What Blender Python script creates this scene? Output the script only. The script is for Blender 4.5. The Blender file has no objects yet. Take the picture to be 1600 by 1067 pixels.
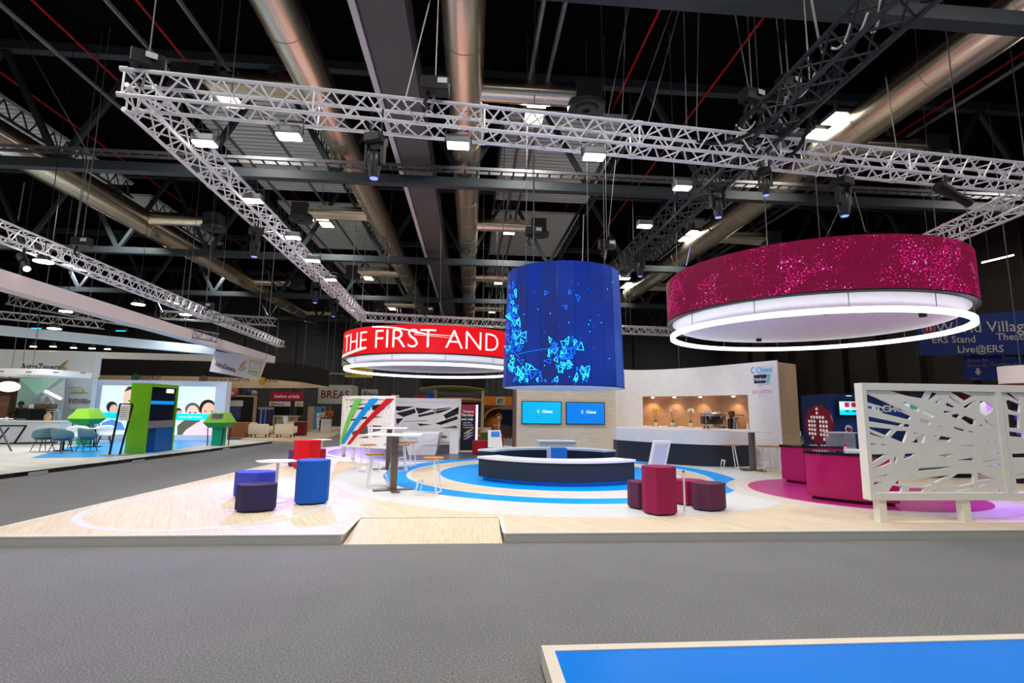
import bpy, bmesh, math, random
from mathutils import Vector, Matrix
random.seed(7)
SC = bpy.context.scene
COL = SC.collection
PI = math.pi
# ---------------------------------------------------------------- camera
FOC, HOR, ROLL, EYE = 790.0, 641.0, 0.0123, 1.72
PITCH = math.atan((HOR - 533.5) / FOC)
YAW = math.atan(63.0 / FOC * math.cos(PITCH))
def ray(px, py):
    u = (px - 800) / FOC; v = -(py - 533.5) / FOC
    c, s = math.cos(ROLL), math.sin(ROLL)
    u, v = c*u - s*v, s*u + c*v
    d = (u, math.cos(PITCH) - v*math.sin(PITCH), math.sin(PITCH) + v*math.cos(PITCH))
    c, s = math.cos(YAW), math.sin(YAW)
    return Vector((d[0]*c + d[1]*s, -d[0]*s + d[1]*c, d[2]))
ORG = Vector((0, 0, EYE))
def Z(px, py, z): d = ray(px, py); return ORG + d*((z - EYE)/d.z)      # a point at a known height
def Y(px, py, y): d = ray(px, py); return ORG + d*(y/d.y)              # a point at a known depth
def X(px, py, x): d = ray(px, py); return ORG + d*(x/d.x)
cam = bpy.data.cameras.new('camera'); cam.sensor_width = 36; cam.lens = FOC/1600*36
cam.clip_start = .05; cam.clip_end = 300
camo = bpy.data.objects.new('camera', cam); COL.objects.link(camo)
fw = ray(800, 533.5).normalized(); rt = (ray(801, 533.5) - ray(800, 533.5)).normalized(); up = rt.cross(fw)
camo.matrix_world = Matrix(((rt.x, up.x, -fw.x, 0), (rt.y, up.y, -fw.y, 0), (rt.z, up.z, -fw.z, EYE), (0, 0, 0, 1)))
SC.camera = camo
# ---------------------------------------------------------------- world, exposure, hall light
w = bpy.data.worlds.new('hall_air'); SC.world = w; w.use_nodes = True
w.node_tree.nodes['Background'].inputs[0].default_value = (.9, .95, 1, 1)
w.node_tree.nodes['Background'].inputs[1].default_value = .05
SC.view_settings.view_transform = 'Standard'; SC.view_settings.look = 'None'
SC.view_settings.exposure = 0.0; SC.view_settings.gamma = 1.0
def lin(c):
    c = c/255
    return c/12.92 if c <= .04045 else ((c + .055)/1.055)**2.4
def rgb(c): return (lin(c[0]), lin(c[1]), lin(c[2]), 1)
def spot(loc, to, watts, color=(1, .97, .92), angle=100, blend=.6, size=.15):
    l = bpy.data.lights.new('lamp_light', 'SPOT'); l.energy = watts; l.color = color
    l.spot_size = math.radians(angle); l.spot_blend = blend; l.shadow_soft_size = size
    o = bpy.data.objects.new('lamp_light', l); COL.objects.link(o); o.location = loc
    o.rotation_euler = (Vector(to) - Vector(loc)).to_track_quat('-Z', 'Y').to_euler(); return o
def area(loc, watts, sx, sy, color=(1, .97, .92)):
    l = bpy.data.lights.new('lamp_light', 'AREA'); l.energy = watts; l.color = color; l.shape = 'RECTANGLE'; l.size = sx; l.size_y = sy
    o = bpy.data.objects.new('lamp_light', l); COL.objects.link(o); o.location = loc; return o
HALL_X = (-25.6, -16.4, -7.15, 1.7, 10.75, 19.9); HALL_Y = (-6.5, 3.2, 13.3, 23.2, 33.4, 44)
for hx in HALL_X:
    for hy in HALL_Y:
        area((hx, hy + .4, 10.42), 245 if hy > 5 else 410, .8, 1.3)
# ---------------------------------------------------------------- mesh kit
class MB:
    def __init__(s): s.v = []; s.f = []; s.mi = []; s.cur = 0
    def add(s, v, f):
        n = len(s.v); s.v += [tuple(p) for p in v]
        for q in f: s.f.append([n + i for i in q]); s.mi.append(s.cur)
        return s
    def bx(s, x0, x1, y0, y1, z0, z1):
        return s.add([(x0,y0,z0),(x1,y0,z0),(x1,y1,z0),(x0,y1,z0),(x0,y0,z1),(x1,y0,z1),(x1,y1,z1),(x0,y1,z1)],
                     [(3,2,1,0),(4,5,6,7),(0,1,5,4),(1,2,6,5),(2,3,7,6),(3,0,4,7)])
    def box(s, c, d, rz=0):
        c = Vector(c); R = Matrix.Rotation(rz, 3, 'Z'); n = MB().bx(-d[0]/2, d[0]/2, -d[1]/2, d[1]/2, -d[2]/2, d[2]/2)
        return s.add([c + R @ Vector(p) for p in n.v], n.f)
    def frame(s, p, q):
        d = (Vector(q) - Vector(p)).normalized(); a = Vector((0, 0, 1)) if abs(d.z) < .95 else Vector((0, 1, 0))
        e = d.cross(a).normalized(); return d, e, e.cross(d)
    def bar(s, p, q, w, h=None):
        h = h or w; p, q = Vector(p), Vector(q); d, e, g = s.frame(p, q); e = e*w/2; g = g*h/2
        return s.add([p-e-g, p+e-g, p+e+g, p-e+g, q-e-g, q+e-g, q+e+g, q-e+g],
                     [(0,1,2,3),(7,6,5,4),(4,5,1,0),(5,6,2,1),(6,7,3,2),(7,4,0,3)])
    def cyl(s, p, q, r, r2=None, n=12):
        r2 = r if r2 is None else r2; p, q = Vector(p), Vector(q); d, e, g = s.frame(p, q); v = []
        for c, rr in ((p, r), (q, r2)):
            for i in range(n): a = 2*PI*i/n; v.append(c + (e*math.cos(a) + g*math.sin(a))*rr)
        return s.add(v, [(i, (i+1) % n, n + (i+1) % n, n + i) for i in range(n)] + [tuple(reversed(range(n))), tuple(range(n, 2*n))])
    def tube(s, pts, r, n=6):
        pts = [Vector(p) for p in pts]; v = []; e = None
        for i, p in enumerate(pts):
            a = pts[max(i-1, 0)]; b = pts[min(i+1, len(pts)-1)]; d, e0, g0 = s.frame(a, b)
            if e is not None:
                e0 = (e - d*e.dot(d)).normalized(); g0 = e0.cross(d)
            e = e0
            for k in range(n): t = 2*PI*k/n; v.append(p + (e0*math.cos(t) + g0*math.sin(t))*r)
        f = [(i*n+k, i*n+(k+1) % n, (i+1)*n+(k+1) % n, (i+1)*n+k) for i in range(len(pts)-1) for k in range(n)]
        return s.add(v, f + [tuple(reversed(range(n))), tuple(range((len(pts)-1)*n, len(pts)*n))])
    def prism(s, poly, z0, z1):
        n = len(poly); v = [(p[0], p[1], z0) for p in poly] + [(p[0], p[1], z1) for p in poly]
        return s.add(v, [tuple(reversed(range(n))), tuple(range(n, 2*n))] + [(i, (i+1) % n, n+(i+1) % n, n+i) for i in range(n)])
    def lathe(s, prof, c=(0, 0, 0), n=32):
        m = len(prof); v = [(c[0] + r*math.cos(2*PI*i/n), c[1] + r*math.sin(2*PI*i/n), c[2] + z) for i in range(n) for r, z in prof]
        return s.add(v, [(i*m+k, ((i+1) % n)*m+k, ((i+1) % n)*m+k+1, i*m+k+1) for i in range(n) for k in range(m-1)])
    def disc(s, c, r, z0, z1, n=64): return s.prism([(c[0] + r*math.cos(2*PI*i/n), c[1] + r*math.sin(2*PI*i/n)) for i in range(n)], z0, z1)
    def arc(s, c, r0, r1, a0, a1, z0, z1, n=24):
        full = abs(a1 - a0) >= 359.9; v = []; N = n if full else n + 1
        for i in range(N):
            a = math.radians(a0 + (a1-a0)*i/n); x, y = math.cos(a), math.sin(a)
            v += [(c[0]+r0*x, c[1]+r0*y, z0), (c[0]+r1*x, c[1]+r1*y, z0), (c[0]+r1*x, c[1]+r1*y, z1), (c[0]+r0*x, c[1]+r0*y, z1)]
        f = []
        for i in range(n):
            j = (i+1) % N
            f += [(i*4+k, j*4+k, j*4+(k+1) % 4, i*4+(k+1) % 4) for k in range(4)]
        if not full: f += [(3, 2, 1, 0), tuple(n*4+k for k in range(4))]
        return s.add(v, f)
    def ball(s, c, r, n=12):
        r = r if isinstance(r, (tuple, list)) else (r, r, r); v = [(c[0], c[1], c[2]-r[2])]; h = n//2
        for j in range(1, h):
            t = -PI/2 + PI*j/h
            for i in range(n): a = 2*PI*i/n; v.append((c[0]+r[0]*math.cos(t)*math.cos(a), c[1]+r[1]*math.cos(t)*math.sin(a), c[2]+r[2]*math.sin(t)))
        v.append((c[0], c[1], c[2]+r[2])); L = len(v)-1
        f = [(0, 1+(i+1) % n, 1+i) for i in range(n)] + [(L, L-n+i, L-n+(i+1) % n) for i in range(n)]
        f += [(1+j*n+i, 1+j*n+(i+1) % n, 1+(j+1)*n+(i+1) % n, 1+(j+1)*n+i) for j in range(h-2) for i in range(n)]
        return s.add(v, f)
    def raw(s, vf, fn): return s.add([fn(Vector(p)) for p in vf[0]], vf[1])
    def build(s, name, mats, parent=None, smooth=False, bevel=0, kind=None):
        me = bpy.data.meshes.new(name); off = Vector((0, 0, 0)); p = parent
        while p is not None: off += p.location; p = p.parent
        if parent is None:
            lo = [min(v[k] for v in s.v) for k in range(3)]; hi = [max(v[k] for v in s.v) for k in range(3)]
            off = Vector(((lo[0]+hi[0])/2, (lo[1]+hi[1])/2, lo[2]))
        me.from_pydata([tuple(Vector(v) - off) for v in s.v], [], s.f)
        mats = mats if isinstance(mats, (list, tuple)) else [mats]
        for m in mats: me.materials.append(m)
        for pl, mi in zip(me.polygons, s.mi): pl.material_index = min(mi, len(mats)-1)
        bm = bmesh.new(); bm.from_mesh(me); bmesh.ops.recalc_face_normals(bm, faces=bm.faces)
        if bevel:
            bmesh.ops.remove_doubles(bm, verts=bm.verts, dist=1e-5)
            bmesh.ops.bevel(bm, geom=[e for e in bm.edges if len(e.link_faces) == 2 and e.calc_face_angle(0) > .5], offset=bevel, segments=2, affect='EDGES', profile=.5)
        bm.to_mesh(me); bm.free()
        if smooth: me.shade_smooth(); me.set_sharp_from_angle(angle=math.radians(38))
        o = bpy.data.objects.new(name, me); COL.objects.link(o)
        if parent is None: o.location = off
        else: o.parent = parent
        if kind: o['kind'] = kind
        return o
def curve_mesh(cd):
    o = bpy.data.objects.new('tmp', cd); COL.objects.link(o)
    dg = bpy.context.evaluated_depsgraph_get(); me = bpy.data.meshes.new_from_object(o.evaluated_get(dg))
    r = ([v.co.copy() for v in me.vertices], [tuple(p.vertices) for p in me.polygons])
    bpy.data.objects.remove(o); bpy.data.curves.remove(cd); bpy.data.meshes.remove(me); return r
def text(s, size, depth=.004, bold=0, align='CENTER', sx=1.0, res=2):
    c = bpy.data.curves.new('t', 'FONT'); c.body = s; c.size = size; c.extrude = depth; c.offset = bold; c.align_x = align; c.resolution_u = res
    v, f = curve_mesh(c); return ([Vector((p.x*sx, p.y, p.z)) for p in v], f)
def plate(outer, holes, depth):
    c = bpy.data.curves.new('p', 'CURVE'); c.dimensions = '2D'; c.fill_mode = 'BOTH'; c.extrude = depth
    for pl in [outer] + holes:
        sp = c.splines.new('POLY'); sp.points.add(len(pl)-1); sp.use_cyclic_u = True
        for i, p in enumerate(pl): sp.points[i].co = (p[0], p[1], 0, 1)
    return curve_mesh(c)
def facing(o, u, n=None):
    """map text (x,y,z) onto a wall: x along u, y up, z towards the viewer"""
    o = Vector(o); u = Vector(u).normalized(); upv = Vector((0, 0, 1)); nn = u.cross(upv)
    return lambda p: o + u*p.x + upv*p.y + nn*p.z
def around(c, r, a0, z):
    """wrap text on a drum seen from outside; x runs counter-clockwise from a0 (radians)"""
    return lambda p: Vector((c[0] + (r+p.z)*math.cos(a0 + p.x/r), c[1] + (r+p.z)*math.sin(a0 + p.x/r), z + p.y))
# ---------------------------------------------------------------- tags
def tag(o, label, cat, group=None):
    o['label'] = label; o['category'] = cat
    if group: o['group'] = group
    return o
def thing(name, label, cat, loc=(0, 0, 0), group=None, rz=0):
    o = bpy.data.objects.new(name, None); o.empty_display_size = .2; COL.objects.link(o); o.location = loc; o.rotation_euler = (0, 0, rz)
    return tag(o, label, cat, group)
def dup(o, parent=None):
    c = o.copy(); COL.objects.link(c); c.parent = parent
    for ch in list(o.children): dup(ch, c)
    return c
def place(o, loc, rz=0, label=None, group=None, first=False):
    c = o if first else dup(o)
    c.location = loc; c.rotation_euler = (0, 0, rz)
    if label: c['label'] = label
    if group: c['group'] = group
    return c
class Proto:
    """first use moves the built thing itself, later uses copy it with all its parts"""
    def __init__(s, o): s.o = o; s.used = False
    def put(s, loc, rz=0, label=None, group=None):
        c = place(s.o, loc, rz, label, group, first=not s.used); s.used = True; return c
ORD = ['first', 'second', 'third', 'fourth', 'fifth', 'sixth', 'seventh', 'eighth', 'ninth', 'tenth', 'eleventh', 'twelfth']
# ---------------------------------------------------------------- materials
MATS = {}
def mat(name, c, rough=.6, metal=0, emit=0, ec=None, var=.06, scale=6, bump=0, spec=.35, coat=0, alpha=1, trans=0):
    if name in MATS: return MATS[name]
    m = bpy.data.materials.new(name); m.use_nodes = True; nt = m.node_tree; b = nt.nodes['Principled BSDF']
    tc = nt.nodes.new('ShaderNodeTexCoord'); nz = nt.nodes.new('ShaderNodeTexNoise'); nz.inputs['Scale'].default_value = scale; nz.inputs['Detail'].default_value = 3
    nt.links.new(tc.outputs['Object'], nz.inputs['Vector'])
    mx = nt.nodes.new('ShaderNodeMix'); mx.data_type = 'RGBA'; r = rgb(c)
    mx.inputs[6].default_value = tuple(x*(1-var) for x in r[:3]) + (1,); mx.inputs[7].default_value = tuple(min(1, x*(1+var)) for x in r[:3]) + (1,)
    nt.links.new(nz.outputs['Fac'], mx.inputs[0]); nt.links.new(mx.outputs[2], b.inputs['Base Color'])
    b.inputs['Roughness'].default_value = rough; b.inputs['Metallic'].default_value = metal
    b.inputs['Specular IOR Level'].default_value = spec; b.inputs['Coat Weight'].default_value = coat
    if trans: b.inputs['Transmission Weight'].default_value = trans
    if alpha < 1: b.inputs['Alpha'].default_value = alpha
    if emit: b.inputs['Emission Color'].default_value = rgb(ec or c); b.inputs['Emission Strength'].default_value = emit
    if bump:
        bp = nt.nodes.new('ShaderNodeBump'); bp.inputs['Strength'].default_value = bump; bp.inputs['Distance'].default_value = .01
        nt.links.new(nz.outputs['Fac'], bp.inputs['Height']); nt.links.new(bp.outputs['Normal'], b.inputs['Normal'])
    MATS[name] = m; return m
def wood(name, c1, c2, plank=(.22, 2.2), rot=0, rough=.6, axis='xy', grain=14, seam=.82):
    m = bpy.data.materials.new(name); m.use_nodes = True; nt = m.node_tree; b = nt.nodes['Principled BSDF']; N = nt.nodes.new; L = nt.links.new
    tc = N('ShaderNodeTexCoord'); mp = N('ShaderNodeMapping'); L(tc.outputs['Object'], mp.inputs['Vector'])
    mp.inputs['Rotation'].default_value = {'xy': (0, 0, rot), 'xz': (PI/2, 0, rot)}[axis]
    br = N('ShaderNodeTexBrick'); L(mp.outputs[0], br.inputs['Vector']); br.inputs['Scale'].default_value = 1
    br.inputs['Brick Width'].default_value = plank[1]; br.inputs['Row Height'].default_value = plank[0]; br.inputs['Mortar Size'].default_value = .003
    br.inputs['Color1'].default_value = rgb(c1); br.inputs['Color2'].default_value = rgb(c2)
    br.inputs['Mortar'].default_value = tuple(x*seam for x in rgb(c2)[:3]) + (1,)
    m2 = N('ShaderNodeMapping'); L(mp.outputs[0], m2.inputs['Vector']); m2.inputs['Scale'].default_value = (1, grain, grain)
    nz = N('ShaderNodeTexNoise'); L(m2.outputs[0], nz.inputs['Vector']); nz.inputs['Scale'].default_value = 2.2; nz.inputs['Detail'].default_value = 5
    rp = N('ShaderNodeMapRange'); L(nz.outputs['Fac'], rp.inputs['Value']); rp.inputs[1].default_value = .3; rp.inputs[2].default_value = .7; rp.inputs[3].default_value = .86; rp.inputs[4].default_value = 1.06
    mx = N('ShaderNodeMix'); mx.data_type = 'RGBA'; mx.blend_type = 'MULTIPLY'; mx.inputs[0].default_value = 1
    L(br.outputs['Color'], mx.inputs[6]); L(rp.outputs[0], mx.inputs[7]); L(mx.outputs[2], b.inputs['Base Color'])
    b.inputs['Roughness'].default_value = rough; b.inputs['Specular IOR Level'].default_value = .22; MATS[name] = m; return m
def carpet(name, c1, c2):
    m = bpy.data.materials.new(name); m.use_nodes = True; nt = m.node_tree; b = nt.nodes['Principled BSDF']; N = nt.nodes.new; L = nt.links.new
    tc = N('ShaderNodeTexCoord'); nz = N('ShaderNodeTexNoise'); L(tc.outputs['Object'], nz.inputs['Vector']); nz.inputs['Scale'].default_value = 70; nz.inputs['Detail'].default_value = 4; nz.inputs['Roughness'].default_value = .75
    n2 = N('ShaderNodeTexNoise'); L(tc.outputs['Object'], n2.inputs['Vector']); n2.inputs['Scale'].default_value = 1.3; n2.inputs['Detail'].default_value = 2
    rp = N('ShaderNodeMapRange'); L(nz.outputs['Fac'], rp.inputs['Value']); rp.inputs[1].default_value = .33; rp.inputs[2].default_value = .67
    mx = N('ShaderNodeMix'); mx.data_type = 'RGBA'; mx.inputs[6].default_value = rgb(c1); mx.inputs[7].default_value = rgb(c2); L(rp.outputs[0], mx.inputs[0])
    r2 = N('ShaderNodeMapRange'); L(n2.outputs['Fac'], r2.inputs['Value']); r2.inputs[3].default_value = .9; r2.inputs[4].default_value = 1.1
    m2 = N('ShaderNodeMix'); m2.data_type = 'RGBA'; m2.blend_type = 'MULTIPLY'; m2.inputs[0].default_value = 1; L(mx.outputs[2], m2.inputs[6]); L(r2.outputs[0], m2.inputs[7])
    L(m2.outputs[2], b.inputs['Base Color']); b.inputs['Roughness'].default_value = .95; b.inputs['Specular IOR Level'].default_value = .1
    bp = N('ShaderNodeBump'); bp.inputs['Strength'].default_value = .6; bp.inputs['Distance'].default_value = .006; L(nz.outputs['Fac'], bp.inputs['Height']); L(bp.outputs[0], b.inputs['Normal'])
    MATS[name] = m; return m
def dots_led(name, base, dot, hot, strength):
    """a lit screen showing scattered glowing dots that gather into drifts"""
    m = bpy.data.materials.new(name); m.use_nodes = True; nt = m.node_tree; b = nt.nodes['Principled BSDF']; N = nt.nodes.new; L = nt.links.new
    tc = N('ShaderNodeTexCoord'); vo = N('ShaderNodeTexVoronoi'); L(tc.outputs['Object'], vo.inputs['Vector']); vo.inputs['Scale'].default_value = 23
    nz = N('ShaderNodeTexNoise'); L(tc.outputs['Object'], nz.inputs['Vector']); nz.inputs['Scale'].default_value = 1.1; nz.inputs['Detail'].default_value = 3; nz.inputs['Distortion'].default_value = 1.2
    r = N('ShaderNodeMapRange'); L(nz.outputs['Fac'], r.inputs['Value']); r.inputs[1].default_value = .36; r.inputs[2].default_value = .58; r.inputs[3].default_value = .05; r.inputs[4].default_value = .38
    lt = N('ShaderNodeMath'); lt.operation = 'LESS_THAN'; L(vo.outputs['Distance'], lt.inputs[0]); L(r.outputs[0], lt.inputs[1])
    sp = N('ShaderNodeSeparateColor'); L(vo.outputs['Color'], sp.inputs[0])
    g = N('ShaderNodeMath'); g.operation = 'GREATER_THAN'; L(sp.outputs[0], g.inputs[0]); g.inputs[1].default_value = .86
    m1 = N('ShaderNodeMix'); m1.data_type = 'RGBA'; L(g.outputs[0], m1.inputs[0]); m1.inputs[6].default_value = rgb(dot); m1.inputs[7].default_value = rgb(hot)
    m2 = N('ShaderNodeMix'); m2.data_type = 'RGBA'; L(lt.outputs[0], m2.inputs[0]); m2.inputs[6].default_value = rgb(base); L(m1.outputs[2], m2.inputs[7])
    b.inputs['Base Color'].default_value = (.01, .01, .01, 1); b.inputs['Roughness'].default_value = .7; b.inputs['Specular IOR Level'].default_value = .04
    L(m2.outputs[2], b.inputs['Emission Color']); b.inputs['Emission Strength'].default_value = strength; MATS[name] = m; return m
M_white = mat('white_laminate', (240, 240, 240), .4)
M_wall = mat('white_painted_panel', (245, 245, 243), .6)
M_alu = mat('truss_aluminium', (236, 234, 240), .35, .3)
M_blk = mat('black_metal', (16, 16, 18), .5)
M_blktruss = mat('black_truss_paint', (40, 42, 48), .45, .3)
M_beam = mat('roof_steel_paint', (52, 60, 66), .5)
M_lamp = mat('lit_lamp_glass', (255, 252, 240), .3, emit=14)
M_hall = mat('lit_hall_lamp', (255, 244, 214), .3, emit=6)
M_ring = mat('lit_ring_light', (250, 250, 255), .3, emit=2.7)
M_blue = mat('blue_vinyl', (0, 158, 250), .5, spec=.12)
M_grey = mat('grey_metal', (120, 122, 126), .4, .4)
M_wire = mat('steel_wire', (120, 120, 122), .5, .5)
M_black_gloss = mat('black_gloss_top', (10, 10, 16), .08, coat=.5)
M_dark = mat('charcoal_panel', (38, 47, 58), .5)
M_woodf = wood('pale_oak_floor', (230, 214, 188), (223, 206, 180), (.2, 1.6), rot=math.radians(62))
M_woodw = wood('pale_oak_wall', (240, 226, 198), (234, 218, 188), (1.0, 9), axis='xz', grain=10)
M_seat = mat('oak_seat', (196, 140, 78), .45, var=.2)
M_carpet = carpet('grey_hall_carpet', (86, 87, 90), (154, 154, 155))
# ================================================================ the hall
def struct(name, mb, m): o = mb.build(name, m); o['kind'] = 'structure'; return o
struct('floor', MB().add([(-60, -20, 0), (60, -20, 0), (60, 60, 0), (-60, 60, 0)], [(0, 1, 2, 3)]), M_carpet)
struct('ceiling', MB().bx(-60, 60, -20, 60, 13.4, 13.6), mat('dark_roof_deck', (7, 7, 8), .95, spec=.05))
M_wallp = mat('grey_hall_cladding', (62, 60, 62), .8)
M_brown = mat('brown_hall_cladding', (42, 34, 31), .8)
wb = MB().bx(-60, 60, 52, 52.3, 0, 13.4)
for i in range(24): wb.bx(-58 + i*5, -57.6 + i*5, 51.7, 52, 0, 13.4)
for zz in (5, 9): wb.bx(-60, 60, 51.85, 52, zz, zz + .2)
struct('wall_back', wb, M_wallp)
wr = MB().bx(26, 26.3, -20, 52, 0, 13.4)
for i in range(24):
    wr.bx(25.9, 26, -18 + i*3, -15.2 + i*3, 0, 6)
    wr.bx(25.5, 26, -15.15 + i*3, -15.0 + i*3, 0, 13.4)
struct('wall_right', wr, M_brown)
struct('wall_left', MB().bx(-46.3, -46, -20, 52, 0, 13.4), M_wallp)
# roof trusses
def roof_truss(y, label, z0=9.0, z1=12.9):
    t = thing('roof_truss', label, 'roof truss', (0, y, z0), 'roof trusses across the hall')
    MB().bx(-46, 26, y-.14, y+.14, z0, z0+.3).build('bottom_chord', M_beam, t)
    MB().bx(-46, 26, y-.14, y+.14, z1, z1+.3).build('top_chord', M_beam, t)
    x = -.4 - 4.2*10
    while x < 26:
        for s in (-1, 1):
            if -46 < x + s*2.1 < 26 and x > -46: MB().bar((x, y, z0+.2), (x + s*2.1, y, z1+.1), .16).build('diagonal', M_beam, t)
        x += 4.2
for y, l in ((7.95, 'roof truss nearest the camera, crossing the top right corner'), (16.0, 'dark roof truss just behind the front lighting truss'),
             (25.1, 'dark roof truss over the middle of the stand'), (34.3, 'roof truss behind the blue drum, fourth back'), (43.4, 'farthest roof truss at the back of the hall')):
    roof_truss(y, l)
t = MB()
for s in (0, .3): t.bar((-46, 15.6+s, 9.5), (26, 15.6+s, 9.5), .03, .1)
for i in range(180): t.bx(-46+i*.4, -45.94+i*.4, 15.6, 15.9, 9.46, 9.48)
tag(t.build('cable_tray', M_wire), 'long galvanised cable tray running along the roof truss behind the lighting truss', 'cable tray')
# purlins, pipes, conduits along the hall
def rail(name, x, z, r, m, label, cat, y0=0, y1=50, group=None):
    return tag(MB().cyl((x, y0, z), (x, y1, z), r, n=6).build(name, m, smooth=True), label, cat, group)
M_red = mat('red_pipe_paint', (190, 18, 22), .5)
for x, l in ((-16.0, 'at far left'), (-12.3, 'left of the front truss corner'), (-9.4, 'above the front truss corner'), (-5.9, 'beside the left inner duct'), (-3.1, 'left of the flat grey duct'), (4.95, 'over the blue drum'), (7.95, 'left of the black truss'), (16.6, 'right of the right duct')):
    rail('sprinkler_pipe', x, 12.75, .035, M_red, 'thin red sprinkler pipe under the roof, ' + l, 'pipe', group='red sprinkler pipes')
for x, l in ((-11.2, 'far left'), (-8.62, 'left of the lit lamp row'), (-6.93, 'beside the left lamp row'), (1.45, 'beside the middle lamp row'), (1.95, 'right of the middle lamp row'), (10.2, 'beside the right lamp row'), (14.4, 'right of the right duct')):
    rail('lamp_conduit', x, 11.0, .06, M_wire, 'pale conduit rail running under the roof, ' + l, 'conduit', group='conduit rails')
# light roof panels between the trusses
M_louv = mat('ribbed_roof_panel', (205, 212, 208), .6)
def louvre(x0, x1, y0, y1, label):
    m = MB(); n = int((y1-y0)/.28)
    for i in range(n):
        yy = y0 + (y1-y0)*i/n; m.bx(x0, x1, yy, yy + .2, 12.2, 12.3)
    m.bx(x0, x1, y0, y1, 12.3, 12.34)
    t = thing('roof_light_panel', label, 'roof panel', ((x0+x1)/2, (y0+y1)/2, 12.2), 'ribbed roof panels')
    m.build('ribbed_sheet', M_louv, t)
    f = MB()
    for xx in (x0, x1):
        f.bar((xx, y0, 11.6), (xx, y1, 11.6), .08)
        k = int((y1-y0)/.7)
        for i in range(k): f.bar((xx, y0+i*.7, 11.6), (xx, y0+(i+.5)*.7, 12.2), .04); f.bar((xx, y0+(i+.5)*.7, 12.2), (xx, y0+(i+1)*.7, 11.6), .04)
    f.build('lattice_purlin', M_beam, t)
for a in ((-19.3, -16.4, 16.6, 24.5, 'ribbed roof panel over the far left duct, near bay'), (-19.3, -16.4, 25.8, 33.5, 'ribbed roof panel over the far left duct, second bay'),
          (-10.2, -5.9, 16.6, 24.3, 'ribbed roof panel between the left ducts, near bay'), (-10.2, -5.9, 25.8, 33.4, 'ribbed roof panel between the left ducts, second bay'), (-10.2, -5.9, 35, 42.6, 'ribbed roof panel between the left ducts, third bay'),
          (.9, 5.6, 16.6, 24.3, 'ribbed roof panel above the blue drum, near bay'), (.9, 5.6, 25.8, 33.4, 'ribbed roof panel above the blue drum, second bay'), (.9, 5.6, 35, 42.6, 'ribbed roof panel above the blue drum, third bay'),
          (11.9, 14.8, 16.8, 24.3, 'ribbed roof panel beside the right duct, near bay'), (11.9, 14.8, 25.8, 33.4, 'ribbed roof panel beside the right duct, second bay')):
    louvre(*a)
# ducts
M_duct = mat('brushed_duct_metal', (222, 208, 184), .26, .95, var=.05, scale=.5)
M_duct.node_tree.nodes['Principled BSDF'].inputs['Anisotropic'].default_value = .5
def duct(x, z, r, label, side=0, ys=()):
    t = thing('ventilation_duct', label, 'duct', (x, 25, z-r), 'round ventilation ducts')
    m = MB().cyl((x, -8, z), (x, 51, z), r, n=40)
    for i in range(26): m.cyl((x, -7 + i*2.2, z), (x, -6.96 + i*2.2, z), r + .012, n=40)
    m.build('duct_pipe', M_duct, t, smooth=True)
    for y in ys:
        b = MB().cyl((x, y, z+.05), (x + side*3.0, y, z+.05), .3, n=20); b.cyl((x+side*2.0, y, z+.05), (x+side*2.04, y, z+.05), .32, n=20)
        bo = b.build('branch_pipe', M_duct, t, smooth=True)
        d = MB().bx(x+side*3.3-.34, x+side*3.3+.34, y-.34, y+.34, z-.3, z+.36).lathe([(.1, -.62), (.28, -.62), (.3, -.55), (.42, -.6), (.5, -.62), (.52, -.5), (.1, -.5)], (x+side*3.3, y, z+.25))
        d.build('diffuser', mat('dark_diffuser', (60, 62, 64), .5), bo)
duct(-15.35, 10.2, .55, 'round metal duct at far left, highest in the left corner', 1, (23.5, 35, 46))
duct(-4.3, 10.2, .48, 'round metal duct running left of the picture centre', -1, (13.0, 21.9, 31.6, 41.5))
duct(-.35, 10.2, .48, 'round metal duct running straight towards the red ring', 1, (12.6, 22.6, 32, 42))
duct(11.3, 10.2, .55, 'round metal duct running behind the magenta ring', 1, (14.2, 23, 33))
t = thing('flat_duct', 'flat dark grey duct with a pale rail between the two middle round ducts', 'duct', (-2, 25, 9.6))
MB().bx(-2.45, -1.5, -8, 51, 9.75, 10.6).build('duct_body', mat('dull_grey_duct', (92, 90, 90), .7), t)
MB().bx(-2.62, -2.48, -8, 51, 9.7, 9.8).build('edge_rail', mat('pale_rail', (205, 200, 205), .5), t)
# hall lamps in pairs
def lamp_proto():
    t = thing('hall_lamp', 'x', 'ceiling lamp', (0, 0, 0), 'paired hall lamps')
    MB().bx(-.3, .3, -.35, .35, 0, .12).build('housing', M_grey, t); MB().bx(-.27, .27, -.31, .31, -.03, 0).build('diffuser', M_hall, t)
    MB().bx(-.05, .05, -.05, .05, .12, .5).cyl((0, 0, .5), (0, 0, 2.92), .014, n=5).build('bracket', M_grey, t); return t
LP = Proto(lamp_proto())
xn = {-25.6: 'leftmost row beyond the left stand', -16.4: 'row beside the far left duct', -7.15: 'row left of the centre ducts', 1.7: 'middle row over the blue drum', 10.75: 'row along the right duct', 19.9: 'rightmost row beyond the magenta ring'}
for hx in HALL_X:
    k = 0
    for hy in HALL_Y[2:]:
        for dy, w in ((0, 'nearer'), (.9, 'farther')):
            LP.put((hx, hy + dy, 10.5), 0, '%s lamp of the %s pair, %s' % (w, ORD[k], xn[hx]))
        k += 1
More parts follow.
